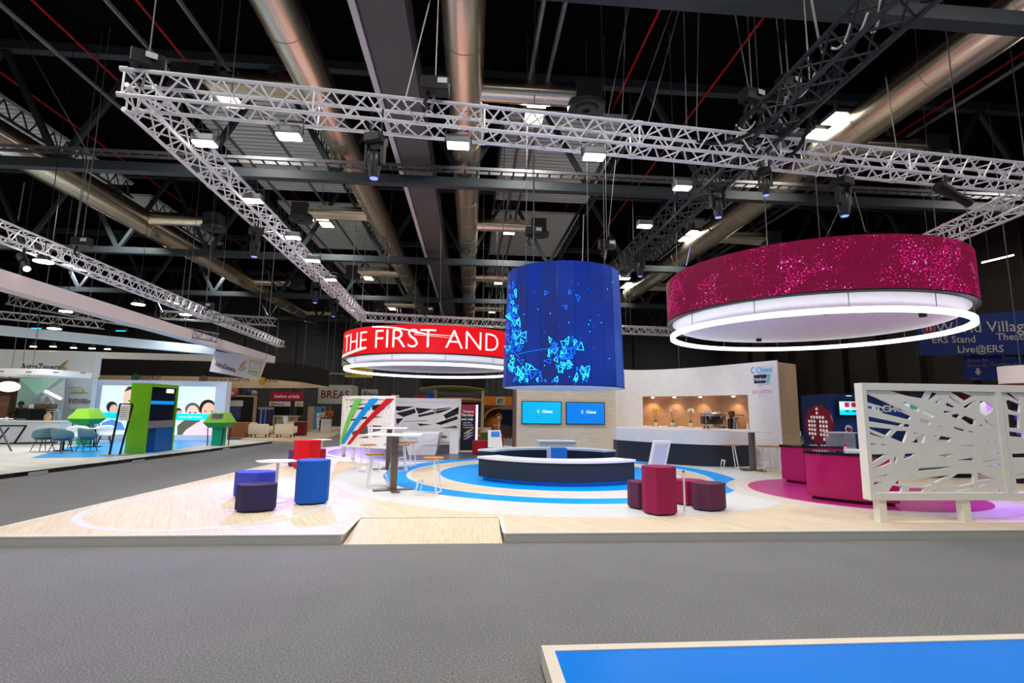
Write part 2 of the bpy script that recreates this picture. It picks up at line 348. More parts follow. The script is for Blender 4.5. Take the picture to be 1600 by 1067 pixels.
# ================================================================ trusses
def truss(name, p, q, s, label, m=None, group='lighting trusses', panel=.55):
    m = m or M_alu; p, q = Vector(p), Vector(q); d = (q-p).normalized(); e = d.cross(Vector((0, 0, 1))).normalized(); g = e.cross(d)
    t = thing(name, label, 'truss', tuple((p+q)/2), group); L = (q-p).length; r = s*.075
    cs = [e*a*s/2 + g*b*s/2 for a, b in ((-1, -1), (1, -1), (1, 1), (-1, 1))]
    for c in cs: MB().cyl(p+c, q+c, r, n=8).build('chord', m, t, smooth=True)
    n = max(2, int(L/panel)); b = MB()
    for k in range(4):
        a, c = cs[k], cs[(k+1) % 4]
        for i in range(n):
            u, v = p + d*(L*i/n), p + d*(L*(i+1)/n); mid = (u+v)/2
            b.cyl(u+a, mid+c, r*.5, n=5); b.cyl(mid+c, v+a, r*.5, n=5)
    for i in range(0, n+1, 5):
        u = p + d*(L*i/n)
        for k in range(4): b.cyl(u+cs[k], u+cs[(k+1) % 4], r*.55, n=5); b.cyl(u+cs[k]-d*.06, u+cs[k]+d*.06, r*1.35, n=8)
    b.build('bracing', m, t)
    if abs(d.z) < .5 and p.y + q.y > 20 and 'whole top' not in label:
        for k in (.15, .85): u = p.lerp(q, k); MB().cyl(u, (u.x, u.y, 13.4), .012, n=5).build('hanger_wire', M_wire, t)
    return t
ZT = 6.6
A = Z(205, 141, ZT); B = Z(1600, 279, ZT); B = A + (B-A)*1.12; C = Z(566, 495, ZT); D = B + (C-A)
truss('lighting_truss', A, B, .42, 'silver box truss crossing the whole top of the picture, carrying the floodlights')
truss('lighting_truss', A + Vector((0, .25, 0)), C, .42, 'silver box truss receding from the top left corner towards the red ring')
truss('lighting_truss', C, Z(1050, 519, ZT), .42, 'distant silver box truss behind the red ring and the blue drum')
truss('lighting_truss', Z(1650, 290, ZT), Z(1440, 385, ZT), .42, 'silver box truss coming in from the right edge behind the magenta ring')
truss('lighting_truss', Z(-60, 337, 6), Z(440, 538, 6), .4, 'silver box truss sloping down from the left edge over the white fascia')
truss('lighting_truss', Z(1430, -30, 7), Z(965, 424, 7), .5, 'black box truss loaded with cables, from the top right down to the blue drum', M_blktruss)
truss('lighting_truss', Y(960, 515, 34), Y(1080, 519, 34), .5, 'distant silver truss between the blue drum and the magenta ring')
for a, b, l in (((-5, 492), (160, 508), 'lowest of the small trusses between the white fascia beams'), ((20, 470), (335, 527), 'longest small truss between the white fascia beams'), ((255, 492), (430, 503), 'small truss right of the sloping white fascia')):
    yy = {'lo': 26.5, 'lon': 22.3, 'sm': 24.5}['lo' if l[:3] == 'low' else 'lon' if l[:3] == 'lon' else 'sm']; truss('rigging_truss', Y(*a, yy), Y(*b, yy), .35, 'dark rigging truss, ' + l, mat('dull_truss', (150, 150, 150), .5, .4), 'small trusses over the left stand')
pt = Y(1060, 535, 26); tag(truss('truss_tower', pt, (pt.x, pt.y, .02), .4, 'upright truss tower standing behind the white curved wall', mat('dull_truss', (150, 150, 150), .5, .4)), 'upright truss tower standing behind the white curved wall', 'truss tower')
# ---- floodlights
def flood_proto():
    t = thing('floodlight', 'x', 'floodlight', (0, 0, 0), 'truss floodlights')
    MB().bx(-.2, .2, -.12, .12, -.02, .12).build('housing', M_grey, t, bevel=.02); MB().bx(-.18, .18, -.1, .1, -.05, -.02).build('lens', M_lamp, t)
    MB().tube([(-.22, 0, .02), (-.22, 0, .24), (.22, 0, .24), (.22, 0, .02)], .012).build('bracket', M_blk, t); return t
FP = Proto(flood_proto()); FS = []
def flood(px, py, z, label, to, watts=230, col=(1, .97, .93)):
    p = Z(px, py, z); FP.put(p, 0, label); spot(p - Vector((0, 0, .09)), to, watts, col, 125, .8, .12); return p
for i, (px, py) in enumerate(((320, 222), (396, 312), (458, 370), (490, 406), (517, 436))):
    flood(px, py, 6.45, '%s bright floodlight from the corner on the truss receding at left' % ORD[i], (-2.5, 9 + i*2.5, 0))
for i, (px, py) in enumerate(((452, 211), (716, 225), (928, 243))):
    flood(px, py, 6.2, '%s floodlight from the left under the front truss' % ORD[i], (-2.5 + 3*i, 10, 0))
flood(1066, 292, 6.8, 'bright floodlight on the black truss, the nearer one', (5, 11, 0)); flood(1007, 352, 6.8, 'bright floodlight on the black truss, the farther one', (3, 14, 0))
flood(960, 431, 6.7, 'left floodlight at the far end of the black truss', (4, 16, 1)); flood(976, 434, 6.7, 'right floodlight at the far end of the black truss', (7, 14, 1))
# ---- moving heads
def head_proto():
    t = thing('moving_head', 'x', 'stage light', (0, 0, 0), 'black moving head lights')
    MB().bx(-.17, .17, -.17, .17, .5, .68).build('base', M_blk, t, bevel=.02)
    MB().bx(-.2, -.14, -.06, .06, .08, .52).bx(.14, .2, -.06, .06, .08, .52).bx(-.2, .2, -.06, .06, .48, .53).build('yoke', M_blk, t, bevel=.01)
    h = MB().lathe([(.001, -.28), (.09, -.28), (.1, -.2), (.13, 0), (.13, .14), (.09, .22), (.001, .24)], (0, 0, .12), 20).build('head', mat('moving_head_shell', (30, 32, 36), .4), t, smooth=True)
    MB().cyl((0, 0, -.175), (0, 0, -.165), .075, n=16).build('lens', mat('blue_lens', (120, 140, 255), .1, emit=1.5), h)
    for s in (-.12, .12): MB().tube([(s, 0, .68), (s, 0, 1.2)], .02).build('clamp', M_blk, t)
    return t
HP = Proto(head_proto())
for px, py, z, l in ((585, 262, 5.35, 'moving head hanging under the front truss in line with the left duct'), (1196, 285, 5.5, 'small moving head under the front truss right of centre'), (1318, 312, 5.3, 'moving head under the front truss above the magenta ring'),
                     (398, 388, 5.7, 'moving head under the receding left truss, nearest one'), (493, 462, 5.8, 'moving head under the receding left truss, second one'), (521, 488, 5.8, 'moving head under the receding left truss, third one'), (556, 522, 5.8, 'moving head at the far corner beside the red ring'),
                     (1122, 330, 6.2, 'moving head under the black truss, the near one'), (1000, 425, 6.2, 'moving head under the black truss near the blue drum')):
    k = .62 if 'small' in l else .88; pos = Z(px, py, z)
    if 'front truss' in l or 'left truss' in l:          # hang it straight under its truss
        P_, Q_ = (A, B) if 'front' in l else (A + Vector((0, .25, 0)), C); d = ray(px, py); e = Q_ - P_
        s = (d.x*P_.y - d.y*P_.x)/(d.y*e.x - d.x*e.y); pos = P_ + e*s; pos.z = ZT - .17 - .92*k
    o = HP.put(pos, random.uniform(-1, 1), l); o.scale = (k, k, k)
def profile_lamp(name, p, q, label):
    p, q = Vector(p), Vector(q); t = thing(name, label, 'stage light', tuple(p), 'profile spotlights'); d = (q-p).normalized()
    b = MB().cyl(p, p+d*.32, .11, .1, n=14).cyl(p+d*.32, q, .075, .085, n=14).build('barrel', M_blk, t, smooth=True)
    MB().cyl(q, q+d*.01, .07, n=14).build('lens', M_lamp, b); MB().tube([p+d*.2, p+d*.2+Vector((0, 0, .3))], .03).build('hanger', M_blk, t)
profile_lamp('profile_spotlight', Z(1465, 290, 6.0), Z(1515, 318, 5.7), 'black profile spotlight under the right end of the front truss')
profile_lamp('profile_spotlight', Y(33, 400, 13.5), Y(42, 420, 13.2), 'black spotlight hanging at the left edge above the white fascia')
# ---- hoists and chains
def hoist(px, py, y, label, tilt=0, body=.3):
    p = Y(px, py, y); t = thing('chain_hoist', label, 'hoist', tuple(p), 'black chain hoists')
    MB().box(p, (body*1.5, body*.8, body*.8), tilt).build('motor', M_blk, t, bevel=.02)
    MB().box(p + Vector((body*.4, -body*.42, .03)), (body*.5, .01, body*.3), tilt).build('name_plate', mat('hoist_plate', (190, 195, 198), .4), t)
    MB().tube([p, p + Vector((0, 0, 12.8 - p.z))], .012, 5).build('chain', M_wire, t); MB().tube([p - Vector((0, 0, .12)), p - Vector((.05, 0, .42))], .02, 5).build('hook', M_wire, t)
    MB().tube([p - Vector((.1, 0, .1)), p - Vector((.16, 0, .3)), p - Vector((.08, 0, .4))], .03, 6).build('chain_bag', M_blk, t)
for a in ((232, 97, 7.6, 'chain hoist standing over the top left corner of the trusses', .5), (680, 135, 7.6, 'chain hoist over the front truss between the middle ducts'), (1175, 152, 8.4, 'left chain hoist over the right part of the front truss', .3), (1232, 132, 8.4, 'right chain hoist over the right part of the front truss', .3),
          (128, 378, 14.5, 'chain hoist over the sloping truss at the left edge'), (834, 362, 13.1, 'chain hoist above the left side of the blue drum'), (948, 382, 13.4, 'chain hoist above the right side of the blue drum'), (322, 478, 24, 'chain hoist over the far end of the sloping truss', 0, .4), (668, 484, 27, 'distant chain hoist above the red ring', 0, .4)):
    hoist(*a)
# ---- suspension wires
M_wirel = mat('pale_rope', (205, 200, 190), .7)
def wire(pts, label, m=None, r=.012):
    tag(MB().tube(pts, r, 5).build('suspension_wire', m or M_wire), label, 'wire', 'suspension wires')
def sag(p, q, k=.2, n=8): p, q = Vector(p), Vector(q); return [p.lerp(q, i/n) - Vector((0, 0, k*4*(i/n)*(1-i/n))) for i in range(n+1)]
for a, b, y, l in (((632, 160), (672, 0), 8.2, 'warm coloured wire from the front truss up to the roof left of the middle duct'), ((948, 190), (985, 0), 9.4, 'left wire of the bundle rising from the front truss right of centre'), ((972, 190), (978, 10), 9.4, 'second wire of the bundle rising from the front truss right of centre'),
                   ((986, 192), (1055, 0), 9.4, 'slanting wire rising from the front truss right of centre'), ((1012, 195), (1065, 0), 9.2, 'second slanting wire rising from the front truss right of centre'), ((1073, 210), (1068, 5), 9.2, 'upright wire above the front truss left of the hoists'), ((1088, 205), (1092, 0), 9.2, 'second upright wire above the front truss left of the hoists'),
                   ((1170, 140), (1148, 20), 8.6, 'wire up to the roof from the left hoist'), ((1222, 118), (1210, 0), 8.6, 'wire up to the roof from the right hoist'), ((138, 240), (2, 0), 13, 'long slanting wire in the top left corner'), ((118, 368), (138, 250), 13.5, 'wire above the hoist at the left edge'),
                   ((28, 345), (38, 285), 14, 'short wire above the left end of the sloping truss'), ((322, 468), (336, 300), 22, 'wire above the far end of the sloping truss'), ((835, 350), (832, 250), 13.1, 'wire above the left hoist of the blue drum'), ((950, 370), (962, 250), 13.3, 'wire above the right hoist of the blue drum'),
                   ((910, 412), (912, 335), 13.3, 'pale twisted cable rising from the middle of the blue drum'), ((688, 500), (690, 190), 20, 'upright wire in front of the middle duct'), ((755, 500), (756, 300), 20, 'upright wire left of the blue drum'), ((1072, 415), (1078, 385), 9.6, 'short wire holding the left side of the magenta ring'),
                   ((1352, 362), (1335, 300), 9.6, 'wire holding the middle of the magenta ring'), ((1290, 372), (1312, 325), 12, 'second wire holding the middle of the magenta ring'), ((1402, 240), (1384, 120), 9, 'wire crossing the right duct')):
    wire([Y(*a, y), Y(*b, y)], l, M_wirel if 'pale' in l or 'warm' in l else None)
for a, b, z, k, l in (((1340, 60), (1215, 200), 7.4, .3, 'upper black cable lying along the black truss'), ((1300, 110), (1165, 215), 7.3, .5, 'middle black cable lying along the black truss'), ((1225, 165), (1075, 215), 6.95, .35, 'black cable loop drooping over the front truss'), ((1270, 175), (1205, 225), 7.0, .5, 'second black cable loop over the front truss'), ((1315, 85), (1255, 165), 7.5, .25, 'third black cable lying along the black truss'), ((1195, 175), (1150, 205), 7.0, -.2, 'black cable coil left of the hoists'), ((505, 155), (560, 155), 6.9, -.12, 'black cable looped on the front truss above the left duct')):
    tag(MB().tube(sag(Z(*a, z), Z(*b, z), k), .035, 6).build('power_cable', M_blk), l, 'cable', 'cables on the trusses')
for a, b, z, l in (((1268, 0), (1286, 85), 8.2, 'white cable hanging from the top edge beside the black truss'), ((1376, 0), (1362, 50), 7.2, 'white cable curling round the black truss at the top'), ((1228, 150), (1215, 178), 7.2, 'white cable loop at the front truss near the hoists'), ((1330, 35), (1300, 75), 7.3, 'white cable draped over the upper black truss'), ((1356, 20), (1318, 68), 7.3, 'second white cable draped over the upper black truss'), ((1275, 110), (1240, 152), 7.25, 'white cable on the black truss above the right hoist'), ((1248, 200), (1218, 186), 7.0, 'short white cable where the black truss meets the silver one'), ((1150, 195), (1180, 190), 7.1, 'white cable loop left of the hoists')):
    tag(MB().tube(sag(Z(*a, z), Z(*b, z), .15), .018, 6).build('data_cable', M_wirel), l, 'cable', 'white cables near the hoists')
# ================================================================ main stand
PT = .12
M_alue = mat('platform_edge_metal', (196, 196, 190), .45, .3)
st = thing('stand_platform', 'wide pale oak stand platform with blue and white circle graphics on its deck', 'platform', (3, 7, 0))
poly = [(-6.15, 6.93), (-1.62, 6.93), (-1.62, 7.9), (.49, 7.9), (.49, 6.93), (17, 6.93), (17, 14.8), (11.2, 14.8), (10.4, 17.5), (10.4, 22), (-5.2, 22)]
MB().prism(poly, .0, PT).build('deck', M_woodf, st)
e = MB().bx(-6.15, -1.62, 6.90, 6.93, .0, PT-.012).bx(.49, 17, 6.90, 6.93, 0, PT-.012)
e.build('edge_fascia', M_alue, st)
e = MB().bx(-6.15, -1.6, 6.895, 6.93, PT-.012, PT+.004).bx(.47, 17, 6.895, 6.93, PT-.012, PT+.004)
e.bar((-1.61, 6.92, PT-.002), (-1.61, 7.9, PT-.002), .05, .012).bar((.48, 6.92, PT-.002), (.48, 7.9, PT-.002), .05, .012).bar((-6.15, 6.93, PT-.002), (-5.2, 22, PT-.002), .03, .012)
e.build('edge_trim', M_white, st)
M_woodramp = wood('pale_oak_ramp', (230, 214, 188), (224, 207, 180), (.4, 3), rot=PI/2)
r = MB().add([(-1.58, 6.86, .005), (.45, 6.86, .005), (.45, 7.89, PT-.006), (-1.58, 7.89, PT-.006), (-1.58, 6.86, 0), (.45, 6.86, 0), (.45, 7.89, 0), (-1.58, 7.89, 0)], [(0, 1, 2, 3), (4, 7, 6, 5), (0, 4, 5, 1), (1, 5, 6, 2), (2, 6, 7, 3), (3, 7, 4, 0)])
r.build('ramp', M_woodramp, st)
CC = (2.25, 13.32)
M_vw = mat('white_vinyl', (224, 226, 226), .4); M_vg = mat('grey_vinyl', (84, 84, 90), .35); M_vm = mat('magenta_vinyl', (190, 40, 130), .35); M_vcream = mat('cream_vinyl', (226, 214, 200), .4)
def gfx(name, mb, m): return mb.build(name, m, st)
h = .0015
gfx('white_circle', MB().disc(CC, 5.49, PT, PT + h, 128), M_vw)
gfx('blue_ring', MB().arc(CC, 3.82, 4.36, 0, 360, PT, PT + 2*h, 128), M_blue)
gfx('oak_ring', MB().disc(CC, 3.7, PT, PT + 2*h, 128), M_woodf)
gfx('white_line', MB().arc(CC, 2.98, 3.1, 0, 360, PT, PT + 3*h, 96), M_vw)
gfx('blue_circle', MB().disc(CC, 2.99, PT, PT + 3*h, 96), M_blue)
MC = (8.0, 10.15)
gfx('cream_circle', MB().disc(MC, 2.5, PT, PT + 4*h, 96), M_vcream)
gfx('white_line', MB().arc(MC, 2.26, 2.34, 0, 360, PT, PT + 5*h, 96), M_vw)
gfx('magenta_circle', MB().disc(MC, 2.06, PT, PT + 5*h, 96), M_vm)
gfx('white_line', MB().arc((-4.1, 8.9), 1.68, 1.8, 0, 360, PT, PT + h, 96), M_vw)
gfx('white_line', MB().arc((-4.16, 14.57), 1.0, 1.08, 0, 360, PT, PT + h, 64), M_vw)
RC = (-1.6, 20.2)
gfx('white_circle', MB().disc(RC, 4.6, PT, PT + .5*h, 96), mat('lilac_lit_vinyl', (222, 214, 232), .4))  # lilac cast of the purple stage light put into the white vinyl
gfx('blue_ring', MB().arc(RC, 3.9, 4.1, 180, 290, PT, PT + 1.5*h, 48), mat('deep_blue_vinyl', (50, 60, 215), .35))
gfx('grey_circle', MB().disc(RC, 3.7, PT, PT + 1.5*h, 96), M_vg)
# ---- blue floor of the next stand, bottom right
b = thing('blue_platform', 'low bright blue platform with a white border in the bottom right corner', 'platform', (4, 2, 0))
MB().bx(.6, 9, -3, 3.62, 0, .112).build('blue_deck', mat('bright_blue_laminate', (0, 128, 236), .4, var=.08, scale=1, spec=.15), b)
f = MB().bx(.52, .6, -3, 3.7, 0, .12).bx(.6, 9, 3.62, 3.7, 0, .12)
for i in range(6): f.cyl((.9 + i*1.5, 3.66, .12), (.9 + i*1.5, 3.66, .122), .012, n=8)
f.build('border', mat('cream_border', (236, 226, 210), .5), b)
# ---- poufs
def pouf(name, px0, px1, py, h, label, c, rot=0, depth=.42, grp='upholstered poufs', z=PT, squash=.3):
    a, b2 = Z(px0, py, z), Z(px1, py, z); wd = (b2.x - a.x); cx = (a.x+b2.x)/2; cy = (a.y+b2.y)/2 + depth/2
    t = thing(name, label, 'pouf', (cx, cy, z), grp); hw, hd = wd/2, depth/2; k = squash
    pl = [(-hw, -hd*.25), (-hw*.52, -hd), (hw*.35, -hd*.94), (hw, -hd*.35), (hw*.95, hd*.45), (hw*.4, hd), (-hw*.5, hd), (-hw, hd*.5)]
    R = Matrix.Rotation(rot, 2); pl = [R @ Vector(p) for p in pl]
    m = mat('fabric_%d_%d_%d' % c, c, .85, bump=.3, scale=90, var=.12)
    MB().prism([(cx+p.x, cy+p.y) for p in pl], z+.025, z+h).build('cover', m, t, bevel=.012)
    MB().prism([(cx+p.x*.88, cy+p.y*.88) for p in pl], z, z+.025).build('foot', M_blk, t)
    return t
pouf('tall_pouf', 453, 505, 790, .72, 'tall bright blue pouf beside the small white table at left', (22, 92, 196), depth=.5)
pouf('low_pouf', 359, 421, 802, .41, 'low dark navy pouf nearest the camera at left', (50, 44, 88), .1)
pouf('low_pouf', 356, 420, 780, .45, 'low mid-blue pouf behind the dark navy one', (62, 76, 196), 0, .5)
pouf('tall_pouf', 453, 494, 733, .74, 'tall red pouf behind the blue pouf', (206, 14, 30), depth=.5)
pouf('low_pouf', 446, 468, 729, .44, 'low purple pouf peeping out left of the red pouf', (98, 66, 130))
pouf('low_pouf', 482, 504, 729, .46, 'low dark red pouf half hidden right of the red pouf', (170, 16, 44))
pouf('tall_pouf', 1015, 1065, 807, .74, 'tall magenta pouf in front of the reception desk', (150, 26, 78), depth=.46)
pouf('low_pouf', 989, 1024, 797, .44, 'low plum pouf left of the tall magenta pouf', (92, 44, 76), depth=.4)
pouf('low_pouf', 1063, 1110, 791, .42, 'low magenta pouf behind, between the white pole and the plum pouf', (152, 20, 74), depth=.42)
pouf('low_pouf', 1093, 1144, 800, .44, 'low plum pouf at the right end of its group', (92, 44, 76), .2, depth=.42)
pouf('low_pouf', 738, 772, 710, .48, 'low dark red pouf behind the left end of the reception desk', (168, 20, 40), depth=.6)
pouf('low_pouf', 763, 787, 706, .62, 'taller dark red pouf behind the white tablet kiosk', (168, 20, 40), depth=.5)
# ---- small white hexagon tables
def hextable(px, py, ht, r, label, stem_px=None):
    p = Z(px, py, PT); t = thing('side_table', label, 'side table', tuple(p), 'small white side tables')
    MB().prism([(p.x + r*math.cos(PI*i/3), p.y + r*.8*math.sin(PI*i/3)) for i in range(6)], PT+ht-.02, PT+ht).build('tabletop', M_white, t, bevel=.005)
    MB().cyl((p.x+.02, p.y, PT+.012), (p.x+.02, p.y, PT+ht-.02), .022, n=12).build('stem', M_white, t, smooth=True)
    MB().disc((p.x, p.y), .2, PT, PT+.012, 24).build('foot_plate', M_white, t)
hextable(428, 784, .69, .36, 'small white hexagonal table between the blue poufs')
hextable(500, 727, .72, .3, 'small white table half hidden behind the red pouf')
p = Z(1070, 802, PT); t = thing('white_post', 'slim white post standing right of the tall magenta pouf', 'post', tuple(p))
MB().cyl(p, p + Vector((0, 0, .66)), .016, n=12).build('pole', M_white, t); MB().disc((p.x, p.y), .06, PT, PT + .012, 20).build('foot_plate', M_white, t); MB().cyl(p + Vector((0, 0, .64)), p + Vector((0, 0, .665)), .022, n=12).build('cap', M_grey, t)
# ---- high tables
M_bronze = mat('brushed_bronze', (120, 108, 100), .35, .6)
def hightable(px, py, wd, dp, label, ht=1.1, rz=0):
    p = Z(px, py, PT); t = thing('high_table', label, 'high table', tuple(p), 'white high tables')
    MB().box((p.x, p.y, PT+ht-.015), (wd, dp, .03), rz).build('tabletop', M_white, t, bevel=.006)
    MB().box((p.x, p.y, PT+ht/2), (.13, .13, ht-.04), rz+.3).build('pillar', M_bronze, t, bevel=.01)
    b = MB()
    for k in range(2): b.box((p.x, p.y, PT+.012 + .001*k), (.78, .16, .02), rz+.3+k*PI/2)
    b.build('foot_cross', M_bronze, t)
hightable(614, 766, 1.08, .7, 'white high table in front at left with a bronze pillar')
hightable(606, 733, 1.0, .7, 'white high table behind the front one, in front of the striped lattice')
hightable(1177, 735, .78, .7, 'white high table at right in front of the white wall')
hightable(893, 706, .72, .6, 'white high table behind the reception desk under the screens')
# ---- bar stools
def stool_proto(mm=M_white):
    t = thing('bar_stool', 'x', 'bar stool', (0, 0, 0), 'white bar stools with wooden seats')
    n = 24; pl = [(.19*math.copysign(abs(math.cos(2*PI*i/n))**.6, math.cos(2*PI*i/n)), .16*math.copysign(abs(math.sin(2*PI*i/n))**.6, math.sin(2*PI*i/n))) for i in range(n)]
    MB().prism(pl, .66, .69).build('seat', M_seat, t, bevel=.008, smooth=True)
    for s in (-1, 1):
        MB().tube([(.04, s*.1, .66), (.12, s*.15, .012), (-.3, s*.15, .012), (-.25, s*.14, .24)], .018, 6).build('side_frame', mm, t)
    MB().bar((-.25, -.14, .24), (-.25, .14, .24), .03).build('foot_rail', mm, t); MB().bar((.11, -.14, .03), (.11, .14, .03), .025).build('foot_rail', mm, t)
    MB().bar((.04, -.1, .65), (.04, .1, .65), .022).build('seat_rail', mm, t); return t
SP = Proto(stool_proto())
for px, py, rz, l in ((676, 772, -.25, 'bar stool standing alone on the blue ring right of the front high table'), (583, 762, PI + .3, 'bar stool at the left of the front high table'), (573, 737, 2.6, 'bar stool at the left of the rear high table'),
                      (627, 736, .3, 'bar stool between the two left high tables'), (640, 729, -.4, 'bar stool in front of the white splayed counter'), (1145, 732.5, -.2, 'bar stool in front of the charcoal bar counter'),
                      (1197, 735, .4, 'bar stool just right of the right high table'), (1215, 736, -.3, 'bar stool by the edge of the white wall at right'), (920, 706, .2, 'bar stool behind the desk, right of the high table there'), (900, 703, 2.8, 'bar stool hidden behind the pillar of the high table under the screens')):
    SP.put(Z(px, py, PT + .003), rz, l)
# ---- reception desk
def desk(name, label, a0, a1, r0, r1, zt, ins):
    t = thing(name, label, 'reception desk', (CC[0] + r1*math.cos(math.radians((a0+a1)/2)), CC[1] + r1*math.sin(math.radians((a0+a1)/2)), PT), 'curved reception desk')
    MB().arc(CC, r0+.02, r1-.03, a0+.4, a1-.4, PT+.09, zt-.05, 48).build('curved_body', M_dark, t)
    MB().arc(CC, r0, r1, a0, a1, zt-.05, zt, 48).build('worktop', M_white, t)
    MB().arc(CC, r0+.1, r1-.12, a0+2, a1-4, PT, PT+.09, 48).build('plinth', mat('blue_lit_plinth', (60, 150, 235), .3), t); return t  # blue light on the kick is put into the plinth colour
desk('reception_desk', 'front arc of the curved reception desk, charcoal with a white top', 212, 307, 1.85, 2.45, .66, 0)
desk('reception_desk', 'rear arc of the curved reception desk with the blue panel before it', 35, 147, 1.85, 2.42, .62, 0)
t = thing('blue_pedestal', 'bright blue panel pedestal with white edge inside the reception desk', 'pedestal', (2.5, 14.3, PT))
p, q = Y(857, 699, 14.4), Y(886, 699, 14.4)
MB().bx(p.x+.07, q.x, 14.4, 14.75, PT, .68).build('blue_panel', mat('lit_blue_panel', (70, 150, 235), .25), t); MB().bx(p.x, p.x+.07, 14.4, 14.75, PT, .68).build('white_edge', M_white, t)
p, q = Y(843, 689, 16.4), Y(901, 688, 16.4); zt = p.z
t = thing('white_cabinet', 'white box counter standing behind the rear desk arc below the left screen', 'counter', ((p.x+q.x)/2, 16.7, PT))
MB().bx(p.x, q.x, 16.4, 17.1, PT, zt-.03).build('body', mat('silver_panel', (214, 216, 220), .35), t); MB().bx(p.x-.01, q.x+.01, 16.38, 17.12, zt-.03, zt).build('worktop', M_white, t)
# ---- tablet kiosks
def kiosk(p, w0, h, label, face, lean=.22):
    t = thing('tablet_kiosk', label, 'kiosk', tuple(p), 'leaning white tablet kiosks'); s = 1 if face else -1
    v = []
    for y0 in (0, .07):
        v += [(p.x - w0/2, p.y + s*y0, p.z), (p.x + w0/2, p.y + s*y0, p.z), (p.x + w0/2 - (.06 if face else -.16), p.y + s*(y0 + lean), p.z+h), (p.x - w0/2 + (.0 if face else .16), p.y + s*(y0+lean), p.z+h)]
    b = MB().add(v, [(0, 1, 2, 3), (7, 6, 5, 4), (0, 4, 5, 1), (1, 5, 6, 2), (2, 6, 7, 3), (3, 7, 4, 0)]).build('leaning_body', M_white, t, bevel=.008)
    if face:
        k = lambda u, f: (p.x - w0/2 + u*w0, p.y + lean*f - .004, p.z + h*f)
        MB().add([k(.2, .62), k(.8, .62), k(.78, .92), k(.22, .92), tuple(Vector(k(.2, .62)) + Vector((0, .03, 0))), tuple(Vector(k(.8, .62)) + Vector((0, .03, 0))), tuple(Vector(k(.78, .92)) + Vector((0, .03, 0))), tuple(Vector(k(.22, .92)) + Vector((0, .03, 0)))], [(0, 1, 2, 3), (4, 7, 6, 5), (0, 4, 5, 1), (1, 5, 6, 2), (2, 6, 7, 3), (3, 7, 4, 0)]).build('tablet_frame', M_grey, t)
        k2 = lambda u, f: (p.x - w0/2 + u*w0, p.y + lean*f - .012, p.z + h*f)
        MB().add([k2(.27, .68), k2(.74, .68), k2(.73, .88), k2(.28, .88)], [(0, 1, 2, 3)]).build('tablet_screen', mat('tablet_glow', (30, 110, 220), .2, emit=.8), t)
    else:
        k = lambda u, f: (p.x - w0/2 + u*w0 + .16*f, p.y - lean*f + .0 - .075, p.z + h*f)
        MB().add([k(.14, .1), k(.86, .1), k(.86, .93), k(.14, .93)], [(0, 1, 2, 3)]).build('back_cover', mat('lilac_grey_panel', (205, 205, 225), .4), t)
    return t
p = Y(774, 703, 15.2); kiosk(Vector((p.x, 15.2, .62)), .44, .5, 'white leaning tablet kiosk with a blue screen on the left end of the desk', True)
p = Z(1016, 766, PT); kiosk(Vector((p.x+.02, p.y, PT)), .36, 1.02, 'white leaning kiosk seen from behind at the right end of the desk', False)
# ---- TV wall and white curved wall
t = thing('screen_wall', 'oak clad wall carrying two blue screens behind the desk', 'exhibition wall', (3.3, 18.4, PT))
MB().bx(1.62, 5.2, 18, 19.3, PT, 3.3).build('oak_front', M_woodw, t)
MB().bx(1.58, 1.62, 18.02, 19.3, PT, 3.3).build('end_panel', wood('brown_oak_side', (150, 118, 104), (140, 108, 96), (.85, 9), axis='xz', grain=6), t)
def screen(p, q, y, label, c1, name='wall_screen', m=None):
    t = thing(name, label, 'screen', ((p.x+q.x)/2, y, q.z), 'blue wall screens'); x0, x1, z0, z1 = p.x, q.x, q.z, p.z
    MB().bx(x0, x1, y-.06, y, z0, z1).build('bezel', M_blk, t)
    MB().bx(x0+.025, x1-.025, y-.064, y-.06, z0+.03, z1-.025).build('display', m, t)
    fn = facing(((x0+x1)/2 + .2, y-.066, (z0+z1)/2 - .0), (1, 0, 0))
    mb = MB().raw(text('Chiesi', .145, .001, .002), fn); mb.add([fn(Vector((-.3 + .055*math.cos(a), .05 + .055*math.sin(a), 0))) for a in [k*PI/6 for k in range(2, 11)]] + [fn(Vector((-.3 + .035*math.cos(a), .05 + .035*math.sin(a), 0))) for a in [k*PI/6 for k in range(2, 11)]], [(i, i+1, i+10, i+9) for i in range(8)])
    mb.build('screen_logo', mat('screen_white', (235, 245, 255), .3, emit=.9), t)
    MB().raw(text('Group', .07, .001), facing(((x0+x1)/2 - .1, y-.066, (z0+z1)/2 - .16), (1, 0, 0))).build('screen_caption', mat('screen_blue_text', (0, 70, 170), .3, emit=.5), t)
def led_grad(name, c1, c2, s):
    m = bpy.data.materials.new(name); m.use_nodes = True; nt = m.node_tree; b = nt.nodes['Principled BSDF']; N = nt.nodes.new; L = nt.links.new
    tc = N('ShaderNodeTexCoord'); nz = N('ShaderNodeTexNoise'); L(tc.outputs['Object'], nz.inputs['Vector']); nz.inputs['Scale'].default_value = .7; nz.inputs['Detail'].default_value = 1
    mx = N('ShaderNodeMix'); mx.data_type = 'RGBA'; mx.inputs[6].default_value = rgb(c1); mx.inputs[7].default_value = rgb(c2); L(nz.outputs['Fac'], mx.inputs[0])
    b.inputs['Base Color'].default_value = (.01, .01, .012, 1); b.inputs['Roughness'].default_value = .5; b.inputs['Specular IOR Level'].default_value = .12; L(mx.outputs[2], b.inputs['Emission Color']); b.inputs['Emission Strength'].default_value = s; MATS[name] = m; return m
screen(Y(815, 626.5, 18), Y(877, 663, 18), 18, 'left blue wall screen, turquoise, on the oak wall', 0, m=led_grad('screen_turquoise', (0, 170, 255), (0, 215, 255), .95))
